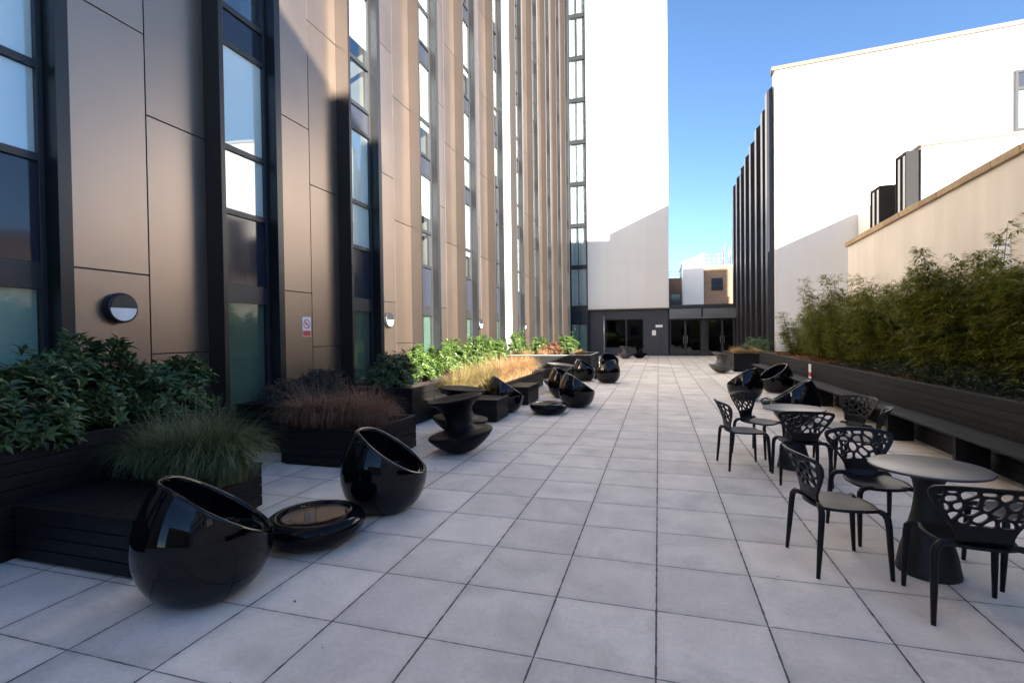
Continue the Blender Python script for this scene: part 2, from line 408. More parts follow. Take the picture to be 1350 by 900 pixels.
# backing wall behind the panels and room depth behind windows
mb = MB()
for k in KS:
    mb.box(XF - 0.35, XF - 0.065, bay_y(k) + 1.0, bay_y(k + 1) + .06 if k < 9 else 34.9, 0, H_TOP)
mb.box(XF - 0.35, XF - 0.065, -4, bay_y(-2) + .06, 0, H_TOP)
mb.box(XF - 2.2, XF - 2.0, -4, 34.9, 0, H_TOP)
mb.box(XF - 2.2, XF - 0.065, -4.2, -4, 0, H_TOP)
mb.build('wall', M['room'], root, OFF)
mb = MB(); mb.box(XF - 2.2, XF + .05, -4.2, 34.9, H_TOP, H_TOP + .4); mb.build('roof', M['frame'], root, OFF)
XG = XF + 0.07                # glass plane
def top_seen(k):
    y = max(bay_y(k), 1.0); d = 0.2834 * 6 + 0.959 * y
    return 1.65 + 0.70 * d + 1.5
for k in KS:
    y = bay_y(k)
    for a, b in ((y, y + 0.075), (y + 1.04, y + 1.165)):     # fins
        mb = MB(); mb.box(XF - 0.064, FX, a, b, 0.0, H_TOP + .2); mb.build('fin', M['fin'] if a == y else M['reveal'], root, OFF, bevel=0.004)
    ga, gb = y + 0.075, y + 1.04
    # curtain-wall frame of this bay
    fr = MB(); w = 0.055
    fr.box(XG - .06, XG + .03, ga, ga + w, 0, H_TOP); fr.box(XG - .06, XG + .03, gb - w, gb, 0, H_TOP)
    def rail(z0, z1): fr.box(XG - .06, XG + .028, ga + w, gb - w, z0, z1)
    rail(0.0, 0.6); rail(2.15, 2.42)
    z = 3.44 - STOREY
    n = 0
    levels = []
    while z < H_TOP - 3:
        zb = z
        if n > 0:
            rail(zb - .02, zb + .06); rail(zb + .90, zb + .98); rail(zb + 2.40, zb + 2.47)
            levels.append((zb + .06, zb + .90, zb + .98, zb + 2.40, zb + 2.47, zb + STOREY - .02))
        z += STOREY; n += 1
    bay = fr.build('window_bay', M['frame'], root, OFF, bevel=0.004)
    # ground floor
    r = random.Random(100 + k)
    wn = MB(); wn.box(XG - .012, XG - .004, ga + w, gb - w, .6, 2.15, 0)
    if k in (-1, -2): wn.add([(XG - .05, ga + .02, 1.05), (XG - .05, gb - .02, 1.05), (XG - .05, gb - .02, 2.2), (XG - .05, ga + .02, 2.2)], [(0, 1, 2, 3)], 1)
    else: wn.add([(XG - .05, ga + .02, .55), (XG - .05, gb - .02, .55), (XG - .05, gb - .02, 2.2), (XG - .05, ga + .02, 2.2)], [(0, 1, 2, 3)], 2)
    wn.build('window', [M['glass_green'], M['blind'], M['frost']], bay, OFF)
    sp = MB(); sp.box(XG - .03, XG - .005, ga + w, gb - w, 2.42, 3.42); sp.build('spandrel', M['spandrel'] if k < 2 else M['spandrel_grey'], bay, OFF)
    for i, (a, b, c, d, e, f) in enumerate(levels):
        if a > top_seen(k): break
        wn = MB()
        wn.box(XG - .012, XG - .004, ga + w, gb - w, a, b, 0); wn.box(XG - .012, XG - .004, ga + w, gb - w, c, d, 0)
        # blinds at differing heights, hung a hand's breadth behind the pane
        drop = r.choice([0.0, 0.45, 1.0, 1.0, 1.0, 0.7]) if k > 0 else (1.0 if i == 0 else (0.8 if k < 0 else 0.45))
        if k == 0 and i == 0: drop = 0.97
        if k < 0: drop = 1.0
        if drop > 0:
            zb_ = d + .05 - (d - a + .1) * drop
            xb = XG - .022
            wn.add([(xb, ga + .02, zb_), (xb, gb - .02, zb_), (xb, gb - .02, d + .03), (xb, ga + .02, d + .03)], [(0, 1, 2, 3)], 1)
        wn.build('window', [M['glass'], M['blind']], bay, OFF)
        sp = MB(); sp.box(XG - .03, XG - .005, ga + w, gb - w, e, f); sp.build('spandrel', M['spandrel'] if k < 1 else M['spandrel_grey'], bay, OFF)
# floor slabs behind glass so rooms are not one shaft
mb = MB()
for n in range(0, 9):
    zc = 3.0 + STOREY * n
    mb.box(XF - 2.0, XF - .1, -3.9, 34.8, zc - .15, zc + .15)
mb.build('floor_slab', M['room'], root, OFF)

# ------------------------------------------------------------------ white tower at the far end
TY = 35.0
OFF = (-2.6, TY, 0)
root = thing('white_tower', 'blank white clad tower at the far end of the terrace beside a strip of windows', 'building', OFF)
mb = MB(); mb.box(-4.74, 0.7, TY, TY + 14, 3.30, 32); mb.build('wall', M['white_panel'], root, OFF, bevel=0.01)
mb = MB(); mb.box(-6.6, -4.745, TY + 1.0, TY + 14, 0, 32); mb.build('core_wall', M['room'], root, OFF)
fr = MB()
fr.box(-6.0, -5.9, TY + .02, TY + .12, 0, 32); fr.box(-4.82, -4.745, TY - .02, TY + .12, 0, 32)
zbands = [3.35 + STOREY * n for n in range(0, 10)]
fr.box(-5.9, -4.82, TY + .02, TY + .10, 3.15, 3.55); fr.box(-5.9, -4.82, TY + .03, TY + .10, 0, .1)
for z in zbands[1:]: fr.box(-5.9, -4.82, TY + .02, TY + .10, z - .14, z + .14)
fr.box(-5.40, -5.36, TY + .03, TY + .09, .1, 32)
bay = fr.build('window_strip', M['frame'], root, OFF)
z0 = [.1] + [3.55] + [z + .16 for z in zbands[1:]]
z1 = [3.15] + [z - .16 for z in zbands[1:]] + [32]
M['curtain'] = simple('pale_curtain', (0.70, 0.72, 0.71), rough=0.85, nscale=3, namt=0.12)
for i, (a, b) in enumerate(zip(z0, z1)):
    wn = MB()
    if i == 0:
        wn.box(-5.9, -4.82, TY + .05, TY + .06, .1, 2.15, 0); wn.box(-5.9, -4.82, TY + .045, TY + .06, 2.2, 3.15, 2)
    else:
        wn.box(-5.9, -4.82, TY + .05, TY + .06, a, b, 0)
    # gathered curtain behind the pane
    rr = random.Random(i)
    for sx, ex in ((-5.9, -5.39), (-5.37, -4.83)):
        nseg = 26; ww = (ex - sx)
        vs = []
        for q in range(nseg + 1):
            x = sx + ww * q / nseg; yy = TY + .16 + .035 * sin(q * 1.9 + i)
            vs += [(x, yy, max(a, .1)), (x, yy, b)]
        wn.add(vs, [(2 * q, 2 * q + 2, 2 * q + 3, 2 * q + 1) for q in range(nseg)], 1, True)
    wn.build('window', [M['glass'] if i else M['glass_green'], M['curtain'], M['spandrel_grey']], bay, OFF)
mb = MB(); mb.box(-4.74, .7, TY - .012, TY + .25, 3.24, 3.297); mb.build('soffit_trim', M['trim'], root, OFF)

# ------------------------------------------------------------------ entrance pavilion under and beside the tower
PY = TY + 0.45
OFF = (1.5, PY, 0)
root = thing('entrance_pavilion', 'low dark glazed entrance pavilion closing the far end of the paved terrace', 'building', OFF)
mb = MB()
xs = [-4.74, -3.9, -3.6]
mb.box(-4.74, -3.62, PY, PY + .2, 0, 3.235)
mb.box(-0.95, 0.05, PY, PY + .2, 0, 3.235); mb.box(0.06, 0.66, PY, PY + .2, 0, 3.235)
mb.box(-3.62, -0.95, PY, PY + .2, 2.62, 3.235); mb.box(-3.62, -0.95, PY, PY + .2, 0, .5)
mb.build('wall', M['navy_panel'], root, OFF, bevel=.005)
mb = MB(); mb.box(5.0, 7.5, PY - .3, PY + .2, 0, 3.2); mb.build('return_wall', M['navy_panel'], root, OFF, bevel=.005)
mb = MB(); mb.box(-5, 6, PY + 4.5, PY + 4.7, 0, 3.2); mb.box(-5, 6, PY + .2, PY + 4.6, -.03, .01); mb.build('back_wall', M['room'], root, OFF)
mb = MB(); mb.box(.7, 7.5, PY - .5, PY + 4.7, 3.2, 3.42); mb.build('roof', M['frame'], root, OFF, bevel=.01)
mb = MB(); mb.box(.72, 2.75, PY - .4, PY - .3, 2.62, 3.19); mb.box(2.83, 4.95, PY - .4, PY - .3, 2.62, 3.19); mb.build('fascia', M['grey_fascia'], root, OFF, bevel=.005)
mb = MB(); mb.box(.68, 5.9, PY - .75, PY - .28, 2.50, 2.60); mb.build('canopy', M['grey_fascia'], root, OFF, bevel=.01)
w = MB(); w.box(-3.62, -.95, PY + .05, PY + .13, 2.52, 2.62); w.box(-3.62, -.95, PY + .05, PY + .13, .5, .58)
for x in (-3.62, -2.2, -1.03): w.box(x, x + .08, PY + .05, PY + .13, .58, 2.52)
wf = w.build('window', M['frame'], root, OFF)
w = MB(); w.box(-3.54, -1.03, PY + .09, PY + .10, .58, 2.52); w.build('pane', M['glass_dark'], wf, OFF)
for i, (a, b) in enumerate(((0.75, 1.75), (1.75, 2.75), (3.15, 4.05), (4.05, 4.95))):
    d = MB(); d.box(a, a + .07, PY, PY + .07, 0, 2.49); d.box(b - .07, b, PY, PY + .07, 0, 2.49)
    d.box(a + .07, b - .07, PY, PY + .07, 2.40, 2.49); d.box(a + .07, b - .07, PY, PY + .07, 0, .22)
    df = d.build('door', M['frame'], root, OFF)
    d = MB(); d.box(a + .07, b - .07, PY + .03, PY + .04, .22, 2.40); d.build('pane', M['glass_dark'], df, OFF)
    hx = b - .12 if i % 2 == 0 else a + .12
    d = MB(); d.tube([(hx, PY - .06, .85), (hx, PY - .06, 1.35)], .018); d.box(hx - .008, hx + .008, PY - .06, PY, .9, .93); d.box(hx - .008, hx + .008, PY - .06, PY, 1.27, 1.3)
    d.build('handle', M['grey_fascia'], df, OFF)
mb = MB(); mb.box(2.80, 3.12, PY - .05, PY + .15, 0, 3.19); mb.build('pillar', M['frame'], root, OFF, bevel=.01)
mb = MB(); mb.tube([(-3.66, PY - .09, 0.0), (-3.66, PY - .09, 3.2)], .05); 
for z in (.5, 1.6, 2.7): mb.box(-3.74, -3.58, PY - .15, PY, z, z + .05)
tag(mb.build('drainpipe', M['steel'], None, (-3.66, PY - .09, 0)), 'pale metal drainpipe on the dark wall below the white tower', 'drainpipe')
for nm, lab, x0, x1, z0, z1 in (('wall_notice', 'small wide white notice high on the dark wall beside the entrance doors', -.18, .28, 1.95, 2.12),
                                ('wall_notice', 'small upright white notice lower on the dark wall beside the entrance doors', -.42, -.16, 1.40, 1.75)):
    mb = MB(); mb.box(x0, x1, PY - .015, PY - .002, z0, z1); tag(mb.build(nm, M['signwhite'], None, ((x0 + x1) / 2, PY, z0)), lab, 'sign')

# ------------------------------------------------------------------ buildings beyond
OFF = (5, 48, 0)
root = thing('brick_building', 'brown brick flat roofed building with one small window beyond the entrance pavilion', 'building', OFF)
mb = MB(); mb.box(3.95, 6.85, 48, 56, 0, 7.35); mb.build('wall', M['brick'], root, OFF)
mb = MB(); mb.box(3.90, 6.90, 47.95, 56, 7.35, 7.56); mb.build('parapet', M['trim'], root, OFF)
mb = MB(); mb.box(4.62, 5.57, 47.96, 48.0, 5.30, 6.40); wf = mb.build('window', M['frame'], root, OFF)
mb = MB(); mb.box(4.70, 5.49, 47.945, 47.958, 5.75, 6.32); mb.box(4.70, 5.49, 47.945, 47.958, 5.38, 5.70); mb.build('pane', M['spandrel_grey'], wf, OFF)
OFF = (3, 48, 0)
root = thing('white_block', 'small pale rendered block with a sloping parapet left of the brown brick building', 'building', OFF)
mb = MB()
mb.add([(2.17, 47.6, 0), (3.93, 47.6, 0), (3.93, 55, 0), (2.17, 55, 0), (2.17, 47.6, 7.85), (3.93, 47.6, 8.55), (3.93, 55, 8.55), (2.17, 55, 7.85)],
       [(0, 3, 2, 1), (4, 5, 6, 7), (0, 1, 5, 4), (1, 2, 6, 5), (2, 3, 7, 6), (3, 0, 4, 7)])
mb.build('wall', M['white'], root, OFF)
mb = MB(); mb.add([(2.12, 47.55, 7.83), (3.98, 47.55, 8.57), (3.98, 55, 8.57), (2.12, 55, 7.83), (2.12, 47.55, 7.93), (3.98, 47.55, 8.67), (3.98, 55, 8.67), (2.12, 55, 7.93)],
       [(0, 3, 2, 1), (4, 5, 6, 7), (0, 1, 5, 4), (1, 2, 6, 5), (2, 3, 7, 6), (3, 0, 4, 7)]); mb.build('coping', M['trim'], root, OFF)
OFF = (1, 50, 0)
root = thing('dark_building', 'dark red brick building half hidden just right of the white tower', 'building', OFF)
mb = MB(); mb.box(-2, 2.2, 50, 58, 0, 6.75); mb.build('wall', M['brick_dark'], root, OFF)
mb = MB(); mb.box(1.1, 2.1, 49.96, 50, 4.1, 5.3); wf = mb.build('window', M['frame'], root, OFF)
mb = MB(); mb.box(1.18, 2.02, 49.945, 49.958, 4.2, 5.2); mb.build('pane', M['spandrel'], wf, OFF)
mb = MB()
for x in [1.1 + .55 * i for i in range(3)]: mb.tube([(x, 50.3, 6.75), (x, 50.3, 7.4)], .02, 6)
for z in (7.1, 7.4): mb.tube([(1.0, 50.3, z), (2.2, 50.3, z)], .018, 6)
tag(mb.build('roof_railing', M['steel'], None, (1.6, 50.3, 6.75)), 'short thin railing on the roof of the dark building beside the white tower', 'railing')
mb = MB()
for x in [4.05 + .42 * i for i in range(5)]: mb.tube([(x, 48.5, 7.56), (x, 48.5, 8.62)], .022, 6)
for z in (7.9, 8.25, 8.6): mb.tube([(4.0, 48.5, z), (5.8, 48.5, z)], .02, 6)
tag(mb.build('roof_railing', M['steel'], None, (5, 48.5, 7.56)), 'thin metal guard railing along the roof of the brown brick building', 'railing')
mb = MB(); mb.tube([(5.62, 48.3, 7.56), (5.68, 48.3, 8.6), (5.78, 48.3, 9.45)], [.05, .045, .03], 8)
tag(mb.build('roof_mast', M['mastred'], None, (5.65, 48.3, 7.56)), 'thin red mast standing on the brown brick roof', 'mast')
OFF = (6.5, 49, 7.56)
root = thing('roof_flue', 'white flue stack with grey pipes on the right end of the brick roof', 'flue', OFF)
mb = MB(); mb.box(6.62, 7.1, 49, 49.5, 7.56, 10.6); mb.build('stack', M['white'], root, OFF)
mb = MB(); 
for x, h in ((6.15, 9.3), (6.35, 9.7), (6.5, 10.9)): mb.tube([(x, 48.9, 7.56), (x, 48.9, h)], .05, 8)
mb.box(6.0, 6.6, 48.85, 48.95, 8.6, 8.68); mb.build('pipe', M['grey_fascia'], root, OFF)

# ------------------------------------------------------------------ white building far right with black finned flank
OFF = (5.0, 24.5, 0)
root = thing('white_building', 'large white rendered building with black finned flank on the right', 'building', OFF)
W0 = (5.0, 24.5); W1 = (20.7, 24.5 - 15.7 * math.tan(radians(5.6))); HR = 13.1
W2 = (20.7, W1[1] + .45); W3 = (5.0, 24.95)
mb = MB(); mb.prism([W0, W1, W2, W3], 0, HR); mb.build('wall', M['white'], root, OFF)
mb = MB(); mb.prism([(5.0, 24.953), (20.7, W2[1] + .003), (20.7, 35.6), (5.0, 35.6)], 0, 11.0); mb.build('main_block', M['black_clad'], root, OFF)
mb = MB(); mb.box(8.5, 20.7, 25.0, 35.5, 11.003, 13.5); mb.build('upper_shade_block', M['black_clad'], root, OFF)  # hidden upper block added to cast shade on the tower and brick building
ang = -radians(5.6); 
def wp(s, o=0.0): return (5 + s * cos(ang) + o * sin(ang), 24.5 + s * sin(ang) - o * cos(ang))     # along wall s, outwards o
mb = MB(); mb.prism([wp(-.12, .06), wp(15.8, .06), wp(15.8, -.5), wp(-.12, -.5)], HR + .002, HR + .16)
mb.build('coping', M['trim_dark'], root, OFF)
mb = MB(); mb.box(4.955, 4.995, 24.75, 35.58, 0, 10.95); mb.build('flank_cladding', M['black_clad'], root, OFF)
ft = [(24.66, 12.4), (25.7, 11.95), (27.2, 11.75), (28.8, 11.55), (30.4, 11.4), (32.0, 11.3), (33.6, 11.2), (35.1, 11.1)]
for y, zt in ft:
    mb = MB()
    mb.add([(4.952, y, 0), (4.952, y + .42, 0), (4.72, y + .42, 0), (4.72, y, 0), (4.952, y, zt + .12), (4.952, y + .42, zt + .12), (4.72, y + .42, zt - .1), (4.72, y, zt - .1)],
           [(0, 1, 2, 3), (7, 6, 5, 4), (0, 4, 5, 1), (1, 5, 6, 2), (2, 6, 7, 3), (3, 7, 4, 0)])
    mb.build('fin', M['black_fin'], root, OFF, bevel=.012)
for y in [25.3 + 1.6 * i for i in range(7)]:
    mb = MB(); mb.box(4.94, 4.953, y + .1, y + 1.0, 3.6, 10.6); mb.build('glazed_strip', M['spandrel'], root, OFF)
# big window near the right edge of the picture
s0, s1 = 8.12, 10.1
wz0, wz1 = 9.10, 11.40
fr = MB()
def wbox(m, a, b, o0, o1, z0, z1, mi=0): m.prism([wp(a, o1), wp(b, o1), wp(b, o0), wp(a, o0)], z0, z1, mi)
wbox(fr, s0, s1, .002, .05, wz0, wz0 + .1); wbox(fr, s0, s1, .002, .05, wz1 - .1, wz1); wbox(fr, s0, s0 + .1, .002, .05, wz0 + .1, wz1 - .1); wbox(fr, s1 - .1, s1, .002, .05, wz0 + .1, wz1 - .1)
wbox(fr, s0 + .1, s1 - .1, .002, .05, wz1 - .75, wz1 - .65)
wf = fr.build('window', M['frame'], root, OFF)
fr = MB(); wbox(fr, s0 + .1, s1 - .1, .004, .02, wz0 + .1, wz1 - .75, 0); wbox(fr, s0 + .1, s1 - .1, .004, .02, wz1 - .65, wz1 - .1, 1); fr.build('pane', [M['glass_green'], M['spandrel_grey']], wf, OFF)

# ------------------------------------------------------------------ white house behind the boundary wall
OFF = (8, 18.75, 0)
root = thing('white_house', 'white flat roofed house with two dark box windows behind the stone coped wall', 'house', OFF)
mb = MB(); mb.prism([(8.0, 18.75), (17, 17.9), (17, 20.3), (8.0, 20.3)], 0, 7.38); mb.box(6.5, 7.99, 13.0, 18.6, 0, 4.15); mb.prism([(8.06, 20.302), (17, 20.302), (17, 23.3), (12, 23.9), (8.06, 24.1)], 0, 6.55); mb.build('wall', M['white'], root, OFF)  # hidden low shed and lengthened rear wing added to block stray sun strips
mb = MB(); mb.prism([(7.95, 18.70), (17.05, 17.85), (17.05, 18.10), (7.95, 18.95)], 7.383, 7.46); mb.box(7.95, 8.2, 18.955, 20.35, 7.383, 7.46); mb.build('coping', M['trim_dark'], root, OFF)
for (xa, ya, yb, z0, z1) in ((7.60, 18.80, 19.55, 4.0, 7.30), (7.48, 20.45, 21.25, 3.8, 6.68)):
    mb = MB(); xe = 7.998 if ya < 20 else 8.055
    mb.box(xa, xe, ya, ya + .06, z0, z1); mb.box(xa, xe, yb - .06, yb, z0, z1); mb.box(xa, xe, ya + .06, yb - .06, z1 - .08, z1); mb.box(xa, xe, ya + .06, yb - .06, z0, z0 + .08)
    mb.box(xa, xa + .06, (ya + yb) / 2 - .03, (ya + yb) / 2 + .03, z0 + .08, z1 - .08)
    wf = mb.build('box_window', M['backing'], root, OFF, bevel=.006)
    mb = MB(); mb.box(xa + .03, xa + .04, ya + .06, yb - .06, z0 + .08, z1 - .08); mb.build('pane', M['spandrel'], wf, OFF)

# ------------------------------------------------------------------ cream boundary wall with stone coping
OFF = (6.15, 18.8, 0)
root = thing('boundary_wall', 'cream rendered boundary wall with sandstone coping behind the bamboo hedge', 'wall', OFF)
def wall_z(y): return 4.36 + (18.8 - max(y, 9.0)) * 0.0318 - (0.30 if y < 9.0 else 0.0)  # unseen stretch nearest the viewer lowered to let sun reach the grasses
Y0W = -13.0
mb = MB()
for ya, yb in ((Y0W, 8.999), (9.0, 18.8)):
    mb.add([(6.0, ya, 0), (6.3, ya, 0), (6.3, yb, 0), (6.0, yb, 0), (6.0, ya, wall_z(ya)), (6.3, ya, wall_z(ya)), (6.3, yb, wall_z(yb)), (6.0, yb, wall_z(yb))],
       [(0, 3, 2, 1), (4, 5, 6, 7), (0, 1, 5, 4), (1, 2, 6, 5), (2, 3, 7, 6), (3, 0, 4, 7)])
mb.build('wall', M['cream'], root, OFF)
mb = MB(); y = 18.88; r = random.Random(9)
while y > Y0W:
    L = r.uniform(.75, 1.05); ya = max(y - L, Y0W); za, zb = wall_z(ya) + .003, wall_z(y) + .003
    x0, x1 = 5.93 + r.uniform(-.008, .008), 6.37
    h0 = .15 + r.uniform(-.008, .008)
    mb.add([(x0, ya + .012, za), (x1, ya + .012, za), (x1, y, zb), (x0, y, zb), (x0, ya + .012, za + h0), (x1, ya + .012, za + h0), (x1, y, zb + h0), (x0, y, zb + h0)],
           [(0, 3, 2, 1), (4, 5, 6, 7), (0, 1, 5, 4), (1, 2, 6, 5), (2, 3, 7, 6), (3, 0, 4, 7)])
    y = ya
mb.build('coping', M['coping'], root, OFF, bevel=.012)
# small pale rectangle on the face of the wall
mb = MB(); mb.box(5.985, 5.998, 10.95, 11.45, 2.55, 3.25); mb.build('pale_panel', M['signwhite'], root, OFF)

# ------------------------------------------------------------------ unseen block added right and behind, shaped to shade the near facade
OFF = (9, -7.8, 0)
root = thing('unseen_shade_block', 'unseen stone block added behind the boundary wall to shade the near facade', 'building', OFF)
mb = MB(); mb.box(9, 14.2, -26, -7.2, 0, 14.05); mb.build('wall', M['stonewall'], root, OFF)
mb = MB()
for z in (1.2, 4.2, 7.2, 10.2):
    for y in range(-25, -9, 3): mb.box(8.97, 8.998, y, y + 1.5, z, z + 1.7)
mb.build('window', M['spandrel'], root, OFF)
mb = MB(); mb.box(8.9, 14.3, -26.1, -7.12, 14.053, 14.2); mb.build('roof', M['roof'], root, OFF)

OFF = (0, -30, 0)  # unseen building added to keep the bright horizon out of the glass reflections
root = thing('rear_building', 'unseen brown brick building added behind the viewer to block the low sky', 'building', OFF)
mb = MB(); mb.box(-9, 8.5, -36, -24, 0, 9.5); mb.build('wall', M['brick'], root, OFF)
mb = MB()
for x in range(-8, 8, 3):
    for z in (1.0, 4.0, 7.0): mb.box(x, x + 1.4, -23.998, -23.97, z, z + 1.6)
mb.build('window', M['spandrel'], root, OFF)

# ------------------------------------------------------------------ slatted planters and benches
def slats(mb, x0, x1, y0, y1, z0, z1, sh=0.098, gap=0.007, t=0.022, post=True):
    """horizontal boards on all four sides of a box"""
    n = max(1, round((z1 - z0) / (sh + gap))); sh = (z1 - z0 - gap * (n - 1)) / n
    for i in range(n):
        a = z0 + i * (sh + gap); b = a + sh
        mb.box(x0, x1, y0, y0 + t, a, b); mb.box(x0, x1, y1 - t, y1, a, b)
        mb.box(x0, x0 + t, y0 + t + .001, y1 - t - .001, a, b); mb.box(x1 - t, x1, y0 + t + .001, y1 - t - .001, a, b)
def planter(label, x0, x1, y0, y1, h, mat='slat', rim=None, soil=0.06, group='slatted planters along the left wall'):
    OFF = ((x0 + x1) / 2, (y0 + y1) / 2, 0)
    t = thing('planter', label, 'planter', OFF, group=group)
    mb = MB(); slats(mb, x0, x1, y0, y1, 0.02, h - .0)
    mb.box(x0 + .03, x1 - .03, y0 + .03, y1 - .03, 0.0, h - soil - .03)
    mb.build('slatted_body', M[mat], t, OFF, bevel=.003)
    r = MB(); w = .05
    r.box(x0 - .005, x1 + .005, y0 - .005, y0 + w, h + .002, h + .024); r.box(x0 - .005, x1 + .005, y1 - w, y1 + .005, h + .002, h + .024)
    r.box(x0 - .005, x0 + w, y0 + w + .001, y1 - w - .001, h + .002, h + .024); r.box(x1 - w, x1 + .005, y0 + w + .001, y1 - w - .001, h + .002, h + .024)
    r.build('rim', M[rim or mat], t, OFF, bevel=.003)
    s = MB(); nx, ny = 10, max(6, int((y1 - y0) * 5))
    rr = random.Random(hash(label) % 999 if False else len(label))
    vs = [(x0 + .025 + (x1 - x0 - .05) * i / nx, y0 + .025 + (y1 - y0 - .05) * j / ny, h - soil + rr.uniform(-.015, .02)) for j in range(ny + 1) for i in range(nx + 1)]
    s.add(vs, [(j * (nx + 1) + i, j * (nx + 1) + i + 1, (j + 1) * (nx + 1) + i + 1, (j + 1) * (nx + 1) + i) for j in range(ny) for i in range(nx)], 0, True)
    s.build('soil', M['soil'], t, OFF)
    return t
def box_bench(label, x0, x1, y0, y1, h, along='x', mat='slat', group='slatted box benches along the left planters'):
    OFF = ((x0 + x1) / 2, (y0 + y1) / 2, 0)
    t = thing('box_bench', label, 'bench', OFF, group=group)
    mb = MB(); slats(mb, x0 + .012, x1 - .012, y0 + .012, y1 - .012, 0.02, h - .03); mb.box(x0 + .05, x1 - .05, y0 + .05, y1 - .05, 0, h - .035)
    mb.build('base', M[mat], t, OFF, bevel=.003)
    s = MB(); n = max(3, round((y1 - y0) / .085)); w = (y1 - y0) / n
    for i in range(n): s.box(x0, x1, y0 + i * w + .003, y0 + (i + 1) * w - .003, h - .028, h)
    s.build('seat', M[mat], t, OFF, bevel=.003)
    return t
planter('tall slatted planter of dark leafy shrubs behind the nearest box bench', -5.90, -4.65, 0.6, 4.45, .83)
planter('low slatted planter holding the nearest green grasses beside the box bench', -4.64, -3.70, 3.14, 3.90, .41)
planter('tall dark planter of heather against the wall below the no smoking sign', -5.90, -4.75, 5.75, 7.35, .66)
planter('low dark planter of brown sedge behind the second bowl chair', -4.70, -3.42, 5.28, 6.55, .45)
planter('tall dark planter of bright green shrubs along the sunlit facade', -5.90, -4.25, 8.0, 16.4, .66)
planter('long low planter of golden and tan grasses beside the small dark boxes', -4.24, -3.48, 8.9, 15.2, .46)
planter('grey planter with a pale rim crossing towards the bronze wall far down the left', -5.90, -2.36, 18.0, 20.6, .82, mat='slat_grey', rim='slat_pale')
box_bench('nearest slatted box bench beside the first glossy bowl chair', -4.63, -3.42, 2.46, 3.12, .42)
box_bench('small dark slatted box bench in front of the golden grasses, nearer one', -3.47, -2.87, 8.70, 9.45, .42)
box_bench('small dark slatted box bench in front of the tan grasses, farther one', -3.47, -2.86, 10.95, 12.0, .42)
box_bench('low pale topped slatted bench along the grey planter with the pale rim', -5.2, -2.9, 17.35, 17.98, .36, mat='slat_grey')
bpy.data.objects  # noqa

# right side: long hedge planter with a bench fixed in front
OFF = (4.8, 11, 0)
t = thing('hedge_planter', 'long black slatted planter holding the bamboo hedge on the right', 'planter', OFF)
mb = MB(); slats(mb, 3.62, 5.97, 1.0, 20.4, .02, .84); mb.box(3.66, 5.93, 1.04, 20.36, 0, .74); mb.build('slatted_body', M['slat'], t, OFF, bevel=.003)
mb = MB(); mb.box(3.60, 3.70, .99, 20.42, .842, .868); mb.box(3.71, 5.97, 20.32, 20.42, .842, .868); mb.build('rim', M['slat_grey'], t, OFF, bevel=.003)
r = random.Random(5); s = MB(); nx, ny = 12, 90
vs = [(3.65 + 2.3 * i / nx, 1.03 + 19.3 * j / ny, .79 + r.uniform(-.02, .03)) for j in range(ny + 1) for i in range(nx + 1)]
s.add(vs, [(j * (nx + 1) + i, j * (nx + 1) + i + 1, (j + 1) * (nx + 1) + i + 1, (j + 1) * (nx + 1) + i) for j in range(ny) for i in range(nx)], 0, True)
s.build('soil', M['soil'], t, OFF)
s = MB()
for _ in range(2600):
    x, y = r.uniform(3.72, 4.5), r.uniform(9, 20.2); a = r.uniform(0, 2 * pi); l = r.uniform(.04, .09); w = l * .25; z = .81 + r.uniform(0, .05)
    if r.random() > .35 + .65 * (0.5 + 0.5 * sin(y * 1.3)): continue
    c, sn = cos(a), sin(a); tz = r.uniform(-.02, .04)
    s.add([(x - c * l, y - sn * l, z), (x + sn * w, y - c * w, z + .012), (x + c * l, y + sn * l, z + tz), (x - sn * w, y + c * w, z + .008)], [(0, 1, 2, 3)])
o = s.build('fallen_leaves', M['litter'], None); structure(o, 'stuff')
OFF = (3.4, 11, 0)
t = thing('long_bench', 'long dark slatted bench running along the front of the hedge planter', 'bench', OFF)
mb = MB()
for i in range(4): mb.box(3.215 + i * .098, 3.215 + i * .098 + .09, 1.2, 19.6, .415, .45)
mb.build('seat', M['slat_grey'], t, OFF, bevel=.004)
for y in [1.6 + 1.75 * i for i in range(11)]:
    mb = MB(); mb.box(3.25, 3.58, y, y + .06, 0, .413); mb.build('support', M['slat'], t, OFF)
OFF = (3.6, 13.92, .43)
t = thing('planter_sign', 'small white and red sign fixed to the front of the hedge planter', 'sign', OFF)
mb = MB(); mb.box(3.606, 3.617, 13.82, 14.02, .60, .80); mb.box(3.606, 3.617, 13.82, 14.02, .445, .49); mb.build('plate', M['signwhite'], t, OFF)
mb = MB(); mb.box(3.605, 3.617, 13.82, 14.02, .492, .598); mb.build('red_band', M['signred'], t, OFF)
# dark block at the planter's far end
planter('planter of brown sedge and green shrubs at the far right beside the black fins', 2.9, 4.7, 21.6, 25.0, .72, group='slatted planters on the right')

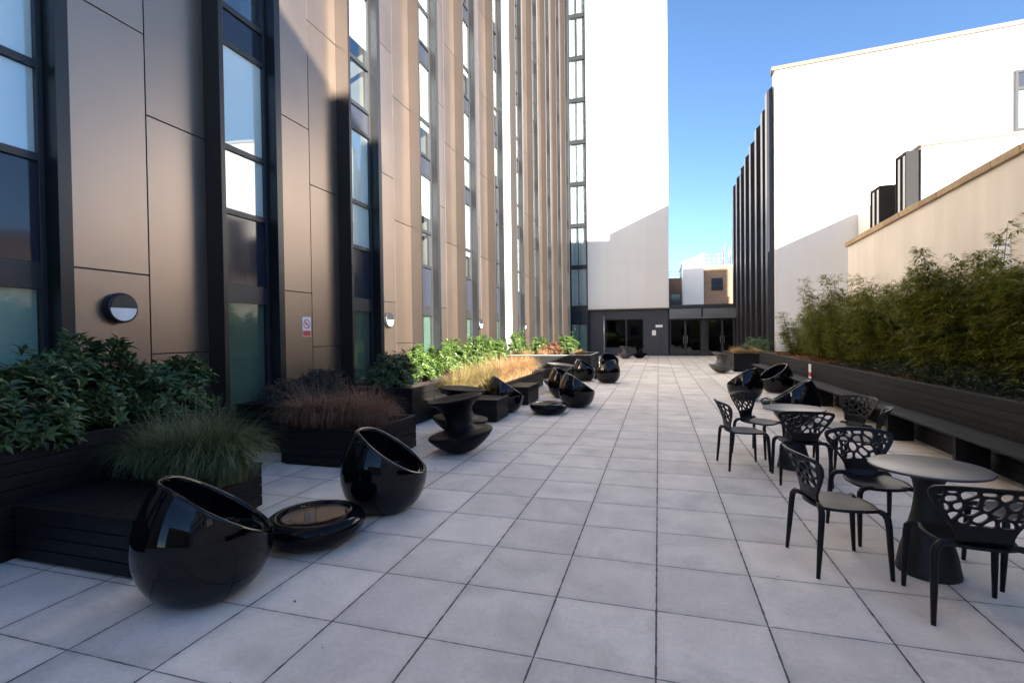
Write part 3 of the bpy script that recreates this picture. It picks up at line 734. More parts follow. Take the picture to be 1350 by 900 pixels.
# ------------------------------------------------------------------ bowl chair
def make_bowl(label):
    t = thing('bowl_chair', label, 'chair', group='glossy black bowl chairs')
    nth = 72
    def R(z):
        pts = [(0, .22), (.02, .285), (.06, .345), (.12, .395), (.2, .437), (.3, .463), (.4, .468), (.5, .455), (.6, .42), (.7, .372), (.78, .322), (.84, .275), (.90, .21)]
        for (a, ra), (b, rb) in zip(pts, pts[1:]):
            if z <= b:
                f = (z - a) / (b - a); return ra + (rb - ra) * f
        return .21
    def Rs(z):   # smoothed profile
        return (R(max(0, z - .025)) + 2 * R(z) + R(z + .025)) / 4
    HC = {}
    def H(th):
        key = round(th, 5)
        if key not in HC:
            h = .5
            for _ in range(60):
                x = Rs(h) * cos(th); hn = .648 - .62 * x
                e_ = (.80 - hn) / .03
                hn = .80 - .03 * (e_ if e_ > 20 else math.log(1 + exp(e_)))
                h = h + .35 * (hn - h)
            HC[key] = h
        return HC[key]
    no, ni, nr = 22, 20, 5; th_w = .058; seat = .34
    rings = []
    def ring(fn): rings.append([fn(2 * pi * k / nth) for k in range(nth)])
    for i in range(no + 1):
        s = (i / no) ** .9
        def fn(th, s=s):
            h = H(th); z = h * s
            r = Rs(z); return (r * cos(th), r * sin(th), z)
        ring(fn)
    for i in range(1, nr + 1):
        a = pi * i / (nr + 1)
        def fn(th, a=a):
            h = H(th); r = Rs(h) - th_w / 2 + cos(a) * th_w / 2; return (r * cos(th), r * sin(th), h + sin(a) * th_w * .5)
        ring(fn)
    for i in range(0, ni + 1):
        s = i / ni
        def fn(th, s=s):
            h = H(th)
            if s < .55:
                q = s / .55; z = h + (seat + .05 - h) * q; r = Rs(z) - th_w - .02 * q
            else:
                q = (s - .55) / .45; z0 = seat + .05; r0 = Rs(z0) - th_w - .02
                r = r0 * cos(q * pi / 2) if q < 1 else 0; r = r0 * (1 - q ** 1.4); z = z0 - .05 * sin(min(1, q * 1.6) * pi / 2)
            return (max(r, .002) * cos(th), max(r, .002) * sin(th), z)
        ring(fn)
    mb = MB(); vs = [p for rg in rings for p in rg]
    fs = [(i * nth + k, i * nth + (k + 1) % nth, (i + 1) * nth + (k + 1) % nth, (i + 1) * nth + k) for i in range(len(rings) - 1) for k in range(nth)]
    fs.append(tuple(range(nth - 1, -1, -1))); fs.append(tuple((len(rings) - 1) * nth + k for k in range(nth)))
    mb.add(vs, fs, 0, True)
    mb.build('shell', M['gloss'], t)
    return t
bowls = [  # x, y, facing angle, label
    (-2.83, 2.50, radians(48), 'nearest glossy black bowl chair, its high back beside the box bench'),
    (-2.52, 4.17, radians(18), 'glossy black bowl chair just beyond the nearest low pebble table'),
    (-3.13, 9.97, radians(25), 'glossy black bowl chair squeezed between the two small slatted boxes'),
    (-1.76, 11.02, radians(15), 'glossy black bowl chair standing right beside the farther pebble table'),
    (-2.35, 12.6, radians(-5), 'glossy black bowl chair half hidden behind the one by the farther pebble table'),
    (-1.60, 16.45, radians(160), 'glossy black bowl chair farthest out on the paving, its back turned to the walkway'),
    (-2.45, 17.0, radians(0), 'glossy black bowl chair facing outwards before the end of the pale rimmed planter'),
    (-2.0, 21.2, radians(-60), 'smallest glossy black bowl chair beyond the pale rimmed planter'),
    (1.98, 12.95, radians(150), 'glossy black bowl chair on the right beyond the dining tables'),
    (2.36, 10.0, radians(165), 'glossy black bowl chair just behind the farther dining table, reflecting the paving'),
    (3.0, 14.6, radians(200), 'glossy black bowl chair close to the long bench below the planter sign'),
]
b0 = None
for x, y, a, lab in bowls:
    if b0 is None:
        b0 = make_bowl(lab); b0.location = (x, y, 0); b0.rotation_euler = (0, 0, a); b0.scale = (.86, .86, .93)
    else: dup(b0, (x, y, 0), a, lab)

def make_pebble(label):
    t = thing('pebble_table', label, 'table', group='glossy black pebble tables')
    mb = MB()
    mb.lathe([(0, 0), (.20, 0), (.25, .012), (.32, .045), (.368, .09), (.388, .135), (.385, .165), (.365, .195), (.335, .214), (.31, .219), (.285, .214), (.262, .204), (.24, .199), (.12, .197), (0, .197)], 72)
    mb.build('shell', M['gloss_table'], t); return t
p0 = None
for x, y, lab in ((-2.68, 3.38, 'nearest low glossy black pebble table between two bowl chairs'),
                  (-2.18, 9.98, 'farther low glossy black pebble table on the paving before the small boxes'),
                  (-2.1, 18.0, 'distant low glossy black pebble table near the pale rimmed planter'),
                  (2.45, 11.5, 'low glossy black pebble table on the right behind the farther dining table')):
    if p0 is None: p0 = make_pebble(lab); p0.location = (x, y, 0)
    else: dup(p0, (x, y, 0), .4, lab)

# ------------------------------------------------------------------ spinning-top seats
SPUN = [(0, 0), (.09, .004), (.15, .018), (.23, .055), (.32, .115), (.40, .185), (.445, .24), (.455, .262), (.448, .278), (.42, .286), (.34, .288), (.27, .305), (.215, .345), (.185, .40), (.175, .46),
        (.185, .53), (.215, .60), (.265, .66), (.325, .705), (.372, .733), (.388, .748), (.385, .762), (.365, .766), (.30, .742), (.2, .715), (.1, .70), (0, .697)]
def make_spun(label, mat):
    t = thing('spinning_seat', label, 'seat', group='spool shaped spinning seats')
    mb = MB(); mb.lathe(SPUN, 64); mb.build('body', M[mat], t); return t
def tilt_place(tilt, ang):
    """rotation tilting by tilt towards heading ang, and the lift that puts the lowest point on the ground"""
    rot = Matrix.Rotation(tilt, 4, Vector((-sin(ang), cos(ang), 0)))
    low = min((rot @ Vector((r * cos(ang + q), r * sin(ang + q), z))).z for r, z in SPUN for q in (0, pi))
    return rot.to_euler(), -low
spuns = [(-2.62, 6.42, radians(9), radians(200), 'matte', 'nearer matte black spinning seat tilted on the paving past the brown sedge'),
         (-3.15, 7.55, radians(4), radians(20), 'matte', 'matte black spinning seat standing just behind the nearer tilted one'),
         (-2.75, 13.9, radians(6), radians(0), 'matte_grey', 'grey spinning seat behind the bowl chairs near the tan grasses'),
         (2.30, 21.0, radians(10), radians(20), 'matte_grey', 'grey spinning seat tilted at the far right edge of the walkway'),
         (-2.0, 31.5, radians(5), radians(50), 'matte_grey', 'grey spinning seat below the pavilion window, left of its neighbour'),
         (-1.1, 32.0, radians(7), radians(150), 'matte', 'dark spinning seat below the pavilion window, nearest the white notices')]
protos = {}
for x, y, tl, an, mt_, lab in spuns:
    e, lift = tilt_place(tl, an)
    if mt_ not in protos:
        protos[mt_] = make_spun(lab, mt_); o = protos[mt_]; o.location = (x, y, lift); o.rotation_euler = e
    else: dup(protos[mt_], (x, y, lift), 0, lab, rot=e)

# ------------------------------------------------------------------ perforated chairs
def clip(poly, p, n):
    """keep the part of poly where (q-p).n <= 0"""
    out = []
    for i, a in enumerate(poly):
        b = poly[(i + 1) % len(poly)]
        da = (a[0] - p[0]) * n[0] + (a[1] - p[1]) * n[1]; db = (b[0] - p[0]) * n[0] + (b[1] - p[1]) * n[1]
        if da <= 0: out.append(a)
        if (da < 0 < db) or (db < 0 < da):
            f = da / (da - db); out.append((a[0] + (b[0] - a[0]) * f, a[1] + (b[1] - a[1]) * f))
    return out
def chaikin(poly, it):
    for _ in range(it):
        q = []
        for i, a in enumerate(poly):
            b = poly[(i + 1) % len(poly)]
            q += [(a[0] * .75 + b[0] * .25, a[1] * .75 + b[1] * .25), (a[0] * .25 + b[0] * .75, a[1] * .25 + b[1] * .75)]
        poly = q
    return poly
def inset(poly, d):
    n = len(poly); out = poly
    cx = sum(p[0] for p in poly) / n; cy = sum(p[1] for p in poly) / n
    for i in range(n):
        a, b = poly[i], poly[(i + 1) % n]; ex, ey = b[0] - a[0], b[1] - a[1]; L = sqrt(ex * ex + ey * ey)
        if L < 1e-6: continue
        nx, ny = ey / L, -ex / L
        if (a[0] - cx) * nx + (a[1] - cy) * ny < 0: nx, ny = -nx, -ny
        out = clip(out, (a[0] - nx * d, a[1] - ny * d), (nx, ny))
        if len(out) < 3: return []
    return out
def back_mesh():
    # outline seen from the front: narrow neck at the seat, wide rounded fan at the top
    half = [(.125, -.02), (.122, .03), (.13, .075), (.155, .12), (.195, .175), (.235, .235), (.258, .28), (.266, .312), (.258, .338), (.235, .352), (.17, .364), (.09, .370), (0, .372)]
    outline = chaikin([(x, y) for x, y in half] + [(-x, y) for x, y in half[-2::-1]], 1)
    field = [(-.125, .075 + .03), (.125, .075 + .03), (.165, .135), (.248, .272), (.252, .318), (.228, .338), (.09, .356), (-.09, .356), (-.228, .338), (-.252, .318), (-.248, .272), (-.165, .135)]
    field = inset([(x * .985, y) for x, y in field], .006)
    r = random.Random(12); pts = []
    tries = 0
    while len(pts) < 36 and tries < 9000:
        tries += 1
        p = (r.uniform(-.26, .26), r.uniform(.10, .36)); big = .062 - .02 * abs(p[0]) / .26
        if all((p[0] - q[0]) ** 2 + (p[1] - q[1]) ** 2 > big ** 2 * (0.9) for q in pts): pts.append(p)
    holes = []
    for i, p in enumerate(pts):
        poly = list(field)
        for j, q in enumerate(pts):
            if i == j or not poly: continue
            d = (q[0] - p[0], q[1] - p[1]); L = sqrt(d[0] ** 2 + d[1] ** 2)
            poly = clip(poly, ((p[0] + q[0]) / 2, (p[1] + q[1]) / 2), (d[0] / L, d[1] / L))
        if len(poly) < 3: continue
        poly = inset(poly, .0068)
        if len(poly) < 3: continue
        ar = abs(sum(a[0] * b[1] - a[1] * b[0] for a, b in zip(poly, poly[1:] + poly[:1]))) / 2
        if ar < 2.2e-4: continue
        holes.append(chaikin(poly, 2))
    cu = bpy.data.curves.new('tmp_outline', 'CURVE'); cu.dimensions = '2D'; cu.fill_mode = 'BOTH'; cu.extrude = .0065; cu.bevel_depth = .0018; cu.bevel_resolution = 1
    for pl in [outline] + holes:
        sp = cu.splines.new('POLY'); sp.points.add(len(pl) - 1); sp.use_cyclic_u = True
        for i, (x, y) in enumerate(pl): sp.points[i].co = (x, y, 0, 1)
    ob = bpy.data.objects.new('tmp_outline', cu); COL.objects.link(ob)
    bpy.context.view_layer.update()
    dg = bpy.context.evaluated_depsgraph_get()
    me = bpy.data.meshes.new_from_object(ob.evaluated_get(dg))
    bpy.data.objects.remove(ob); bpy.data.curves.remove(cu)
    me.name = 'backrest'
    bm = bmesh.new(); bm.from_mesh(me)
    long = [e for e in bm.edges if e.calc_length() > .06]
    bmesh.ops.subdivide_edges(bm, edges=long, cuts=2); bmesh.ops.triangulate(bm, faces=bm.faces)
    for v in bm.verts:
        u, w, n = v.co
        k = max(w, 0)
        y = -.185 - .05 * (k / .37) - .16 * (k / .37) ** 2 * .55 + 0.9 * u * u * min(1, k / .12) - n
        if w < .03: y += (.03 - w) * .6
        v.co = (u, y, .452 + w * .96)
    bm.normal_update(); bm.to_mesh(me); bm.free()
    me.materials.clear(); me.materials.append(M['chair'])
    for p in me.polygons: p.use_smooth = False
    return me
BACK = back_mesh()
def make_chair(label):
    t = thing('perforated_chair', label, 'chair', group='black perforated chairs round the dining tables')
    # seat: dished panel, wider to the front
    nx, ny = 16, 16; top = []; bot = []
    for j in range(ny + 1):
        v = -1 + 2 * j / ny
        for i in range(nx + 1):
            u = -1 + 2 * i / nx
            # squircle mapping
            sx = u * sqrt(1 - .36 * v * v); sy = v * sqrt(1 - .36 * u * u)
            wx = .205 + .012 * sy; x = sx * wx; y = sy * .215 + .005
            z = .446 - .012 * (1 - sx * sx) * (1 - sy * sy) - .012 * max(0, sy) ** 3 + .006 * max(0, -sy) ** 2
            top.append((x, y, z)); bot.append((x * .985, y * .985, z - .018))
    mb = MB(); n1 = (nx + 1) * (ny + 1)
    fs = [(j * (nx + 1) + i, j * (nx + 1) + i + 1, (j + 1) * (nx + 1) + i + 1, (j + 1) * (nx + 1) + i) for j in range(ny) for i in range(nx)]
    fs += [tuple(n1 + q for q in reversed(f)) for f in fs]
    bd = [i for i in range(nx + 1)] + [j * (nx + 1) + nx for j in range(1, ny + 1)] + [ny * (nx + 1) + i for i in range(nx - 1, -1, -1)] + [j * (nx + 1) for j in range(ny - 1, 0, -1)]
    for a, b in zip(bd, bd[1:] + bd[:1]): fs.append((b, a, a + n1, b + n1))
    mb.add(top + bot, fs, 0, True)
    s = mb.build('seat', M['chair'], t)
    o = bpy.data.objects.new('backrest', BACK); COL.objects.link(o); o.parent = t
    for sx in (-1, 1):
        mb = MB(); mb.tube([(sx * .10, .165, .428), (sx * .165, .185, .431), (sx * .198, .196, .424), (sx * .217, .204, .400), (sx * .222, .209, .35), (sx * .226, .218, .18), (sx * .23, .228, .0)],
                           [.014, .018, .0205, .021, .020, .0175, .0125], 10, flat=1.0)
        mb.build('leg', M['chair'], t)
        mb = MB(); mb.tube([(sx * .09, -.165, .452), (sx * .14, -.185, .458), (sx * .195, -.196, .452), (sx * .222, -.203, .424), (sx * .229, -.208, .37), (sx * .236, -.222, .18), (sx * .243, -.236, .0)],
                           [.014, .018, .0205, .021, .020, .0175, .0125], 10)
        mb.build('leg', M['chair'], t)
    return t
chairs = [  # x, y, heading, label
    (1.20, 3.98, (.99, .16), 'black perforated chair on the walkway side of the nearest table, seen edge on'),
    (1.65, 4.60, (.16, -.98), 'black perforated chair on the far side of the nearest table, facing the viewer'),
    (1.715, 3.50, (.067, .998), 'closest black perforated chair, its fan shaped back towards the viewer'),
    (2.29, 4.03, (-1, .05), 'black perforated chair at the right edge, mostly cut off by the picture'),
    (0.98, 6.56, (.98, .17), 'black perforated chair on the walkway side of the farther table'),
    (1.28, 7.27, (.75, -.66), 'black perforated chair on the far left of the farther table, facing the viewer'),
    (1.48, 6.08, (.0, 1), 'black perforated chair with its back to the viewer at the farther table'),
    (2.10, 6.34, (-.92, .38), 'black perforated chair on the bench side of the farther table'),
    (2.22, 7.12, (-.85, -.5), 'black perforated chair farthest back beside the long bench'),
]
c0 = None
for x, y, h, lab in chairs:
    a = atan2(-h[0], h[1])
    if c0 is None: c0 = make_chair(lab); c0.location = (x, y, 0); c0.rotation_euler = (0, 0, a)
    else: dup(c0, (x, y, 0), a, lab)

def make_table(label):
    t = thing('pedestal_table', label, 'table', group='round pedestal dining tables')
    mb = MB(); mb.lathe([(0, .700), (.31, .700), (.332, .704), (.338, .711), (.335, .718), (.328, .720), (0, .720)], 72); mb.build('tabletop', M['tabletop'], t)
    mb = MB(); mb.lathe([(0, .0), (.178, .0), (.181, .012), (.173, .05), (.158, .14), (.126, .26), (.092, .40), (.078, .50), (.078, .56), (.09, .62), (.125, .67), (.18, .697), (.18, .699), (0, .699)], 56)
    mb.build('pedestal', M['pedestal'], t); return t
t0 = make_table('nearest round grey pedestal table ringed by perforated chairs'); t0.location = (1.745, 4.0, 0)
dup(t0, (1.55, 6.64, 0), 0, 'farther round pedestal table ringed by perforated chairs')

# ------------------------------------------------------------------ wall lamps and signs on the facade
def make_lamp(label):
    t = thing('wall_lamp', label, 'lamp', group='round bulkhead lamps on the bronze wall')
    # disc axis along +x, centre at origin
    def disc(prof, mi, mb, half=None):
        seg = 40; vs = []; fs = []
        for r, d in prof:
            for k in range(seg):
                a = 2 * pi * k / seg; vs.append((d, r * cos(a), r * sin(a)))
        for i in range(len(prof) - 1):
            for k in range(seg): fs.append((i * seg + k, (i + 1) * seg + k, (i + 1) * seg + (k + 1) % seg, i * seg + (k + 1) % seg))
        fs.append(tuple((len(prof) - 1) * seg + k for k in range(seg)))
        mb.add(vs, fs, mi, True)
    mb = MB(); disc([(.155, 0), (.172, .012), (.176, .05), (.170, .082), (.158, .092), (.150, .092), (.146, .086)], 0, mb); mb.build('housing', M['frame'], t)
    seg = 28
    for nm, m_, a0, a1, d in (('hood', 'frame', 0.0, pi, .098), ('diffuser', 'diffuser', pi, 2 * pi, .094)):
        mb = MB(); vs = [(d, .147 * cos(a0 + (a1 - a0) * k / seg), .147 * sin(a0 + (a1 - a0) * k / seg)) for k in range(seg + 1)]
        vb = [(.0865, p[1], p[2]) for p in vs]
        n = seg + 1
        mb.add(vs + vb, [tuple(range(n))] + [(k, k + n, (k + 1) % n + n, (k + 1) % n) for k in range(n)]); mb.build(nm, M[m_], t)
    return t
l0 = None
for y, lab in ((4.22, 'round black bulkhead lamp on the nearest bronze panel'), (10.15, 'round bulkhead lamp on the sunlit panel above the first bright shrub'),
               (16.25, 'third round bulkhead lamp along the wall, left of the white bay'), (22.2, 'fourth round bulkhead lamp along the wall, just right of the white bay'),
               (33.6, 'tiny farthest round bulkhead lamp on the dark end of the wall')):
    if l0 is None: l0 = make_lamp(lab); l0.location = (XF, y, 2.0)
    else: dup(l0, (XF, y, 2.0), 0, lab)

OFF = (XF, 7.42, 1.64)
t = thing('no_smoking_sign', 'white no smoking sign with a red base on the bronze wall', 'sign', OFF)
mb = MB(); mb.box(XF + .001, XF + .006, 7.31, 7.53, 1.64, 1.99); mb.build('plate', M['signwhite'], t, OFF)
mb = MB(); mb.box(XF + .0062, XF + .0075, 7.32, 7.52, 1.65, 1.745); mb.build('red_band', M['signred'], t, OFF)
mb = MB(); seg = 36; cy, cz = 7.42, 1.865
vs = [(XF + .0075, cy + r_ * cos(2 * pi * k / seg), cz + r_ * sin(2 * pi * k / seg)) for r_ in (.086, .068) for k in range(seg)]
mb.add(vs, [(k, (k + 1) % seg, seg + (k + 1) % seg, seg + k) for k in range(seg)])
d = .0707 * .86; w = .008
mb.add([(XF + .0078, cy - d - w, cz + d - w), (XF + .0078, cy - d + w, cz + d + w), (XF + .0078, cy + d + w, cz - d + w), (XF + .0078, cy + d - w, cz - d - w)], [(0, 1, 2, 3)])
mb.build('prohibition_ring', M['signred'], t, OFF)
mb = MB(); mb.box(XF + .0062, XF + .0068, cy - .05, cy + .03, cz - .012, cz + .004); mb.box(XF + .0062, XF + .0068, cy + .036, cy + .044, cz - .012, cz + .004)
mb.tube([(XF + .0068, cy + .04, cz + .012), (XF + .0068, cy + .028, cz + .025), (XF + .0068, cy + .04, cz + .04)], .003, 5)
mb.build('cigarette_mark', M['signblack'], t, OFF)

# ------------------------------------------------------------------ planting
def leaf(mb, p, d, up, L, W, mi=0, fold=.25):
    d = d.normalized(); s = d.cross(up)
    if s.length < 1e-4: s = d.cross(Vector((1, 0, 0)))
    s.normalize(); n = s.cross(d)
    m = p + d * L * .45
    mb.add([p, m + s * W * .5 + n * W * fold, p + d * L - n * L * .10, m - s * W * .5 + n * W * fold, m], [(0, 4, 1), (4, 2, 1), (0, 3, 4), (4, 3, 2)], mi)
def shrub_mesh(seed, rx, ry, h, twigs, L, W, whorl=7, up=.45, base=.05, ragged=.28):
    """foliage of leaf whorls on twigs; returns (leaves builder, stems builder)"""
    r = random.Random(seed); lf, st = MB(), MB()
    for i in range(twigs):
        a = r.uniform(0, 2 * pi); q = r.random() ** .5; el = r.uniform(.12, 1.0)
        k = 1 + ragged * (mnoise.noise(Vector((cos(a) * 1.6 + seed, sin(a) * 1.6, el * 2))) + r.uniform(-.5, .5))
        rad = q * sqrt(max(0.05, 1 - (el * .9) ** 2.4))
        if r.random() < .55: rad = max(rad, .8 * sqrt(max(0.05, 1 - (el * .9) ** 2.4)))
        tip = Vector((cos(a) * rx * rad * k, sin(a) * ry * rad * k, base + h * el * k))
        out = Vector((cos(a) * rad * .9, sin(a) * rad * .9, up + .5 * el)).normalized()
        if i % 3 == 0:
            st.tube([Vector((tip.x * .15, tip.y * .15, 0)), Vector((tip.x * .6, tip.y * .6, tip.z * .55)), tip], [.008, .006, .003], 5)
        side = out.cross(Vector((0, 0, 1)));
        if side.length < .05: side = Vector((1, 0, 0))
        side.normalize(); s2 = out.cross(side)
        for w in range(whorl + 2):
            an = 2 * pi * w / whorl + r.uniform(-.3, .3); tier = 1.0 if w < whorl else .3
            dr = (side * cos(an) + s2 * sin(an)) * tier + out * r.uniform(.15, .65)
            l = L * r.uniform(.7, 1.15)
            leaf(lf, tip + out * r.uniform(-.05, .02) * 1.0, dr, out, l, W * l / L)
    return lf, st
def shrub(label, loc, args, mat, cat='shrub', name='shrub', group=None, rz=0):
    t = thing(name, label, cat, loc, rz, group)
    lf, st = shrub_mesh(*args[0], **args[1]) if isinstance(args[1], dict) else shrub_mesh(*args)
    lf.build('foliage', M[mat], t); st.build('stem', M['twig'], t)
    return t
G1 = 'leafy shrubs in the tall planters on the left'
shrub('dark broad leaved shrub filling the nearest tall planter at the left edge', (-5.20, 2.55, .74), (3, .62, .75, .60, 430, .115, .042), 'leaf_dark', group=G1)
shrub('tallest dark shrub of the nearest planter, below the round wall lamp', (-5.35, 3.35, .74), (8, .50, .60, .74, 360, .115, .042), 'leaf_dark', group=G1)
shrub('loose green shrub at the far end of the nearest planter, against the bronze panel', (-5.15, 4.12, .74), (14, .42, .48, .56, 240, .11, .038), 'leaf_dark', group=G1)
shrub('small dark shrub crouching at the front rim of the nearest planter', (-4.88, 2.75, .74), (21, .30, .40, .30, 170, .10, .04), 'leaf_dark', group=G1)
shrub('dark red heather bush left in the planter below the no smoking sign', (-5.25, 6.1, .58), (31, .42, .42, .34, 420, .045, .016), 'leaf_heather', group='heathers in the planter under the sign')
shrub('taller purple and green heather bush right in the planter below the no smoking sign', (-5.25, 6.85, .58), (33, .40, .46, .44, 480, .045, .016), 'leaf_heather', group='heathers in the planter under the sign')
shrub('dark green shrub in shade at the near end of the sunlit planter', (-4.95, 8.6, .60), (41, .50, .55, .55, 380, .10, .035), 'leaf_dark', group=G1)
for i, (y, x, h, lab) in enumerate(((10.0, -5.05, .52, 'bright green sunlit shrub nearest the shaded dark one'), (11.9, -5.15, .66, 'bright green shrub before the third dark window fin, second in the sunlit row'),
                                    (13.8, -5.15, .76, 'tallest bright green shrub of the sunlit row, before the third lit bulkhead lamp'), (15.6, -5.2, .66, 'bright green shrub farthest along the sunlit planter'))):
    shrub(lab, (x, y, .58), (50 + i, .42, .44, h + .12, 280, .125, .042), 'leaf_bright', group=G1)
for i, (x, y, m_, h, lab) in enumerate(((-5.3, 18.6, 'leaf_bright', .8, 'bright shrub rising by the white bay over the pale rimmed planter'), (-4.6, 19.4, 'leaf_bright', .62, 'bright shrub in the middle of the pale rimmed planter'),
                                       (-4.05, 19.1, 'leaf_red', .42, 'reddish orange shrub in the pale rimmed planter'), (-3.5, 19.6, 'leaf_bright', .70, 'bright shrub towards the right end of the pale rimmed planter'))):
    shrub(lab, (x, y, .75), (70 + i, .42, .40, h, 170, .12, .045), m_, group='shrubs in the pale rimmed planter')
shrub('low dark green shrub in the far right planter by the black fins', (4.1, 23.6, .62), (80, .55, 1.1, .62, 420, .10, .035), 'leaf_dark', group='plants of the far right planter')

def grass_mesh(seed, n, rx, ry, hmin, hmax, droop, w=.006, lean=.5):
    r = random.Random(seed); mb = MB()
    for _ in range(n):
        a = r.uniform(0, 2 * pi); q = sqrt(r.random()); bx, by = cos(a) * q * rx * .55, sin(a) * q * ry * .55
        a2 = a + r.gauss(0, .7); L = r.uniform(hmin, hmax) * (1 + .22 * mnoise.noise(Vector((bx * 7 + seed, by * 7, 0)))); b = r.uniform(.15, 1.0) * lean + q * .25
        if r.random() < .07: L *= r.uniform(1.1, 1.35); b *= .6
        pts = []; ang = b * .35; p = Vector((bx, by, 0)); S = 6
        for i in range(S + 1):
            pts.append(p.copy()); dr = Vector((cos(a2) * sin(ang), sin(a2) * sin(ang), cos(ang))); p = p + dr * (L / S); ang += droop * b * (i + 1) / S
        sd = Vector((-sin(a2), cos(a2), 0)); vs = []
        ww = w * r.uniform(.6, 1.3)
        for i, q_ in enumerate(pts):
            k = ww * (1 - (i / S) ** 1.6) * .5 + .0006; vs += [q_ - sd * k, q_ + sd * k]
        mb.add(vs, [(2 * i, 2 * i + 1, 2 * i + 3, 2 * i + 2) for i in range(S)], 0, True)
    return mb
def grass(label, loc, args, mat, group, rz=0):
    t = tag(grass_mesh(*args).build('ornamental_grass', M[mat], None), label, 'grass', group); t.location = loc; t.rotation_euler = (0, 0, rz); return t
gg = 'grass clumps in the nearest low planter'
grass('green fountain grass clump at the left end of the nearest low planter', (-4.35, 3.45, .34), (1, 1500, .40, .40, .42, .72, 1.6), 'grass_green', gg)
grass('green fountain grass clump in the middle of the nearest low planter', (-4.08, 3.55, .34), (2, 1600, .40, .42, .45, .78, 1.6), 'grass_green', gg)
grass('green fountain grass clump spilling over the right end of the nearest low planter', (-3.84, 3.55, .34), (3, 1600, .40, .44, .42, .74, 1.9), 'grass_green', gg)
gg = 'brown sedge clumps in the low planter'
grass('brown sedge clump at the left end drooping over the planter edge', (-4.48, 5.65, .38), (4, 1300, .38, .40, .44, .76, 2.1), 'grass_brown', gg)
grass('brown sedge clump in the middle of its low planter', (-4.1, 5.75, .38), (5, 1300, .38, .40, .42, .68, 1.9), 'grass_brown', gg)
grass('brown sedge clump at the right end of its low planter', (-3.72, 5.85, .38), (6, 1200, .36, .40, .38, .62, 1.9), 'grass_brown', gg)
grass('brown sedge clump at the back of its low planter', (-4.15, 6.25, .38), (7, 900, .40, .30, .40, .62, 1.7), 'grass_brown', gg)
gold = ['nearest golden grass clump of the long low planter', 'second golden grass clump of the long low planter', 'third golden grass clump, behind the nearer small box', 'fourth golden grass clump, turning tan',
        'tan grass clump just left of the bowl chair between the boxes', 'tan grass clump right behind the bowl chair between the boxes', 'tan grass clump behind the farther small box', 'pale tan grass clump past the farther small box',
        'tan grass clump last but one along the long low planter', 'farthest tan grass clump of the long low planter']
for i, lab in enumerate(gold):
    grass(lab, (-3.88 + .06 * (-1) ** i, 9.2 + .62 * i, .40), (20 + i, 1300, .42, .50, .40, .66 + .05 * (i % 3), 1.45, .007), 'grass_gold' if i < 4 else 'grass_tan', 'golden and tan grasses in the long low planter')
for i, (x, y, lab) in enumerate(((-2.9, 19.0, 'tan grass clump at the right end of the pale rimmed planter'), (-4.9, 18.4, 'tan grass clump at the front left of the pale rimmed planter'), (-4.2, 18.35, 'low tan grass clump at the front middle of the pale rimmed planter'))):
    grass(lab, (x, y, .75), (40 + i, 420, .30, .30, .22, .36, 1.6, .009), 'grass_tan', 'grasses in the pale rimmed planter')
for i, (x, y, lab) in enumerate(((3.15, 22.0, 'brown sedge clump at the near left corner of the far right planter'), (3.7, 22.0, 'brown sedge clump at the near right side of the far right planter'), (3.2, 23.0, 'brown sedge clump farther back in the far right planter'))):
    grass(lab, (x, y, .64), (60 + i, 500, .36, .36, .26, .46, 1.9, .010), 'grass_tan', 'plants of the far right planter')

# a few dry leaves blown onto the paving beside the planters
lf = MB(); r = random.Random(31)
for _ in range(90):
    if r.random() < .6: x, y = -3.35 + abs(r.gauss(0, .5)), r.uniform(2.2, 12)
    else: x, y = r.uniform(-2.5, 3.1), r.uniform(1.6, 14)
    a = r.uniform(0, 2 * pi); L = r.uniform(.018, .05)
    leaf(lf, Vector((x, y, .004)), Vector((cos(a), sin(a), .12)), Vector((0, 0, 1)), L, L * .4)
structure(lf.build('leaf_litter', M['litter'], None), 'stuff')

# bamboo hedge
def bamboo_mesh(seed, h, leaves):
    r = random.Random(seed); lf, cu = MB(), MB()
    nc = 20; culms = []
    for i in range(nc):
        a = r.uniform(0, 2 * pi); q = r.random() ** .6; b = Vector((cos(a) * q * .34, sin(a) * q * .34, 0)); hh = h * r.choice([r.uniform(.55, .95), r.uniform(.85, 1.12)])
        top = b + Vector((r.gauss(0, .10) + cos(a) * .22 * q, r.gauss(0, .10) + sin(a) * .22 * q, hh))
        culms.append((b, top)); mid = (b + top) / 2 + Vector((r.gauss(0, .03), r.gauss(0, .03), 0))
        cu.tube([b, mid, top], [.007, .006, .002], 5)
    per = leaves // (nc * 8)
    for b, top in culms:
        for s in range(per):
            f = 1 - (1 - .10) * (r.random() ** 1.15) if r.random() > .25 else r.uniform(.05, 1)
            p = b + (top - b) * f; a = r.uniform(0, 2 * pi); ln = r.uniform(.06, .30) * (1.15 - .75 * f)
            tip = p + Vector((cos(a) * ln, sin(a) * ln, r.uniform(.0, .12)))
            for w in range(8):
                an = a + r.uniform(-1.3, 1.3); d = Vector((cos(an), sin(an), r.uniform(-.75, .35)))
                L = r.uniform(.06, .125)
                leaf(lf, p + (tip - p) * r.uniform(.3, 1.05), d, Vector((0, 0, 1)), L, L * .17, fold=.1)
    return lf, cu
def make_bamboo(label, seed, h, leaves):
    t = thing('bamboo', label, 'bamboo', group='bamboo clumps of the hedge')
    lf, cu = bamboo_mesh(seed, h, leaves); lf.build('foliage', M['bamboo'], t); cu.build('culm', M['culm'], t); return t
BV = []
spec = []   # y, x, height scale
r = random.Random(77)
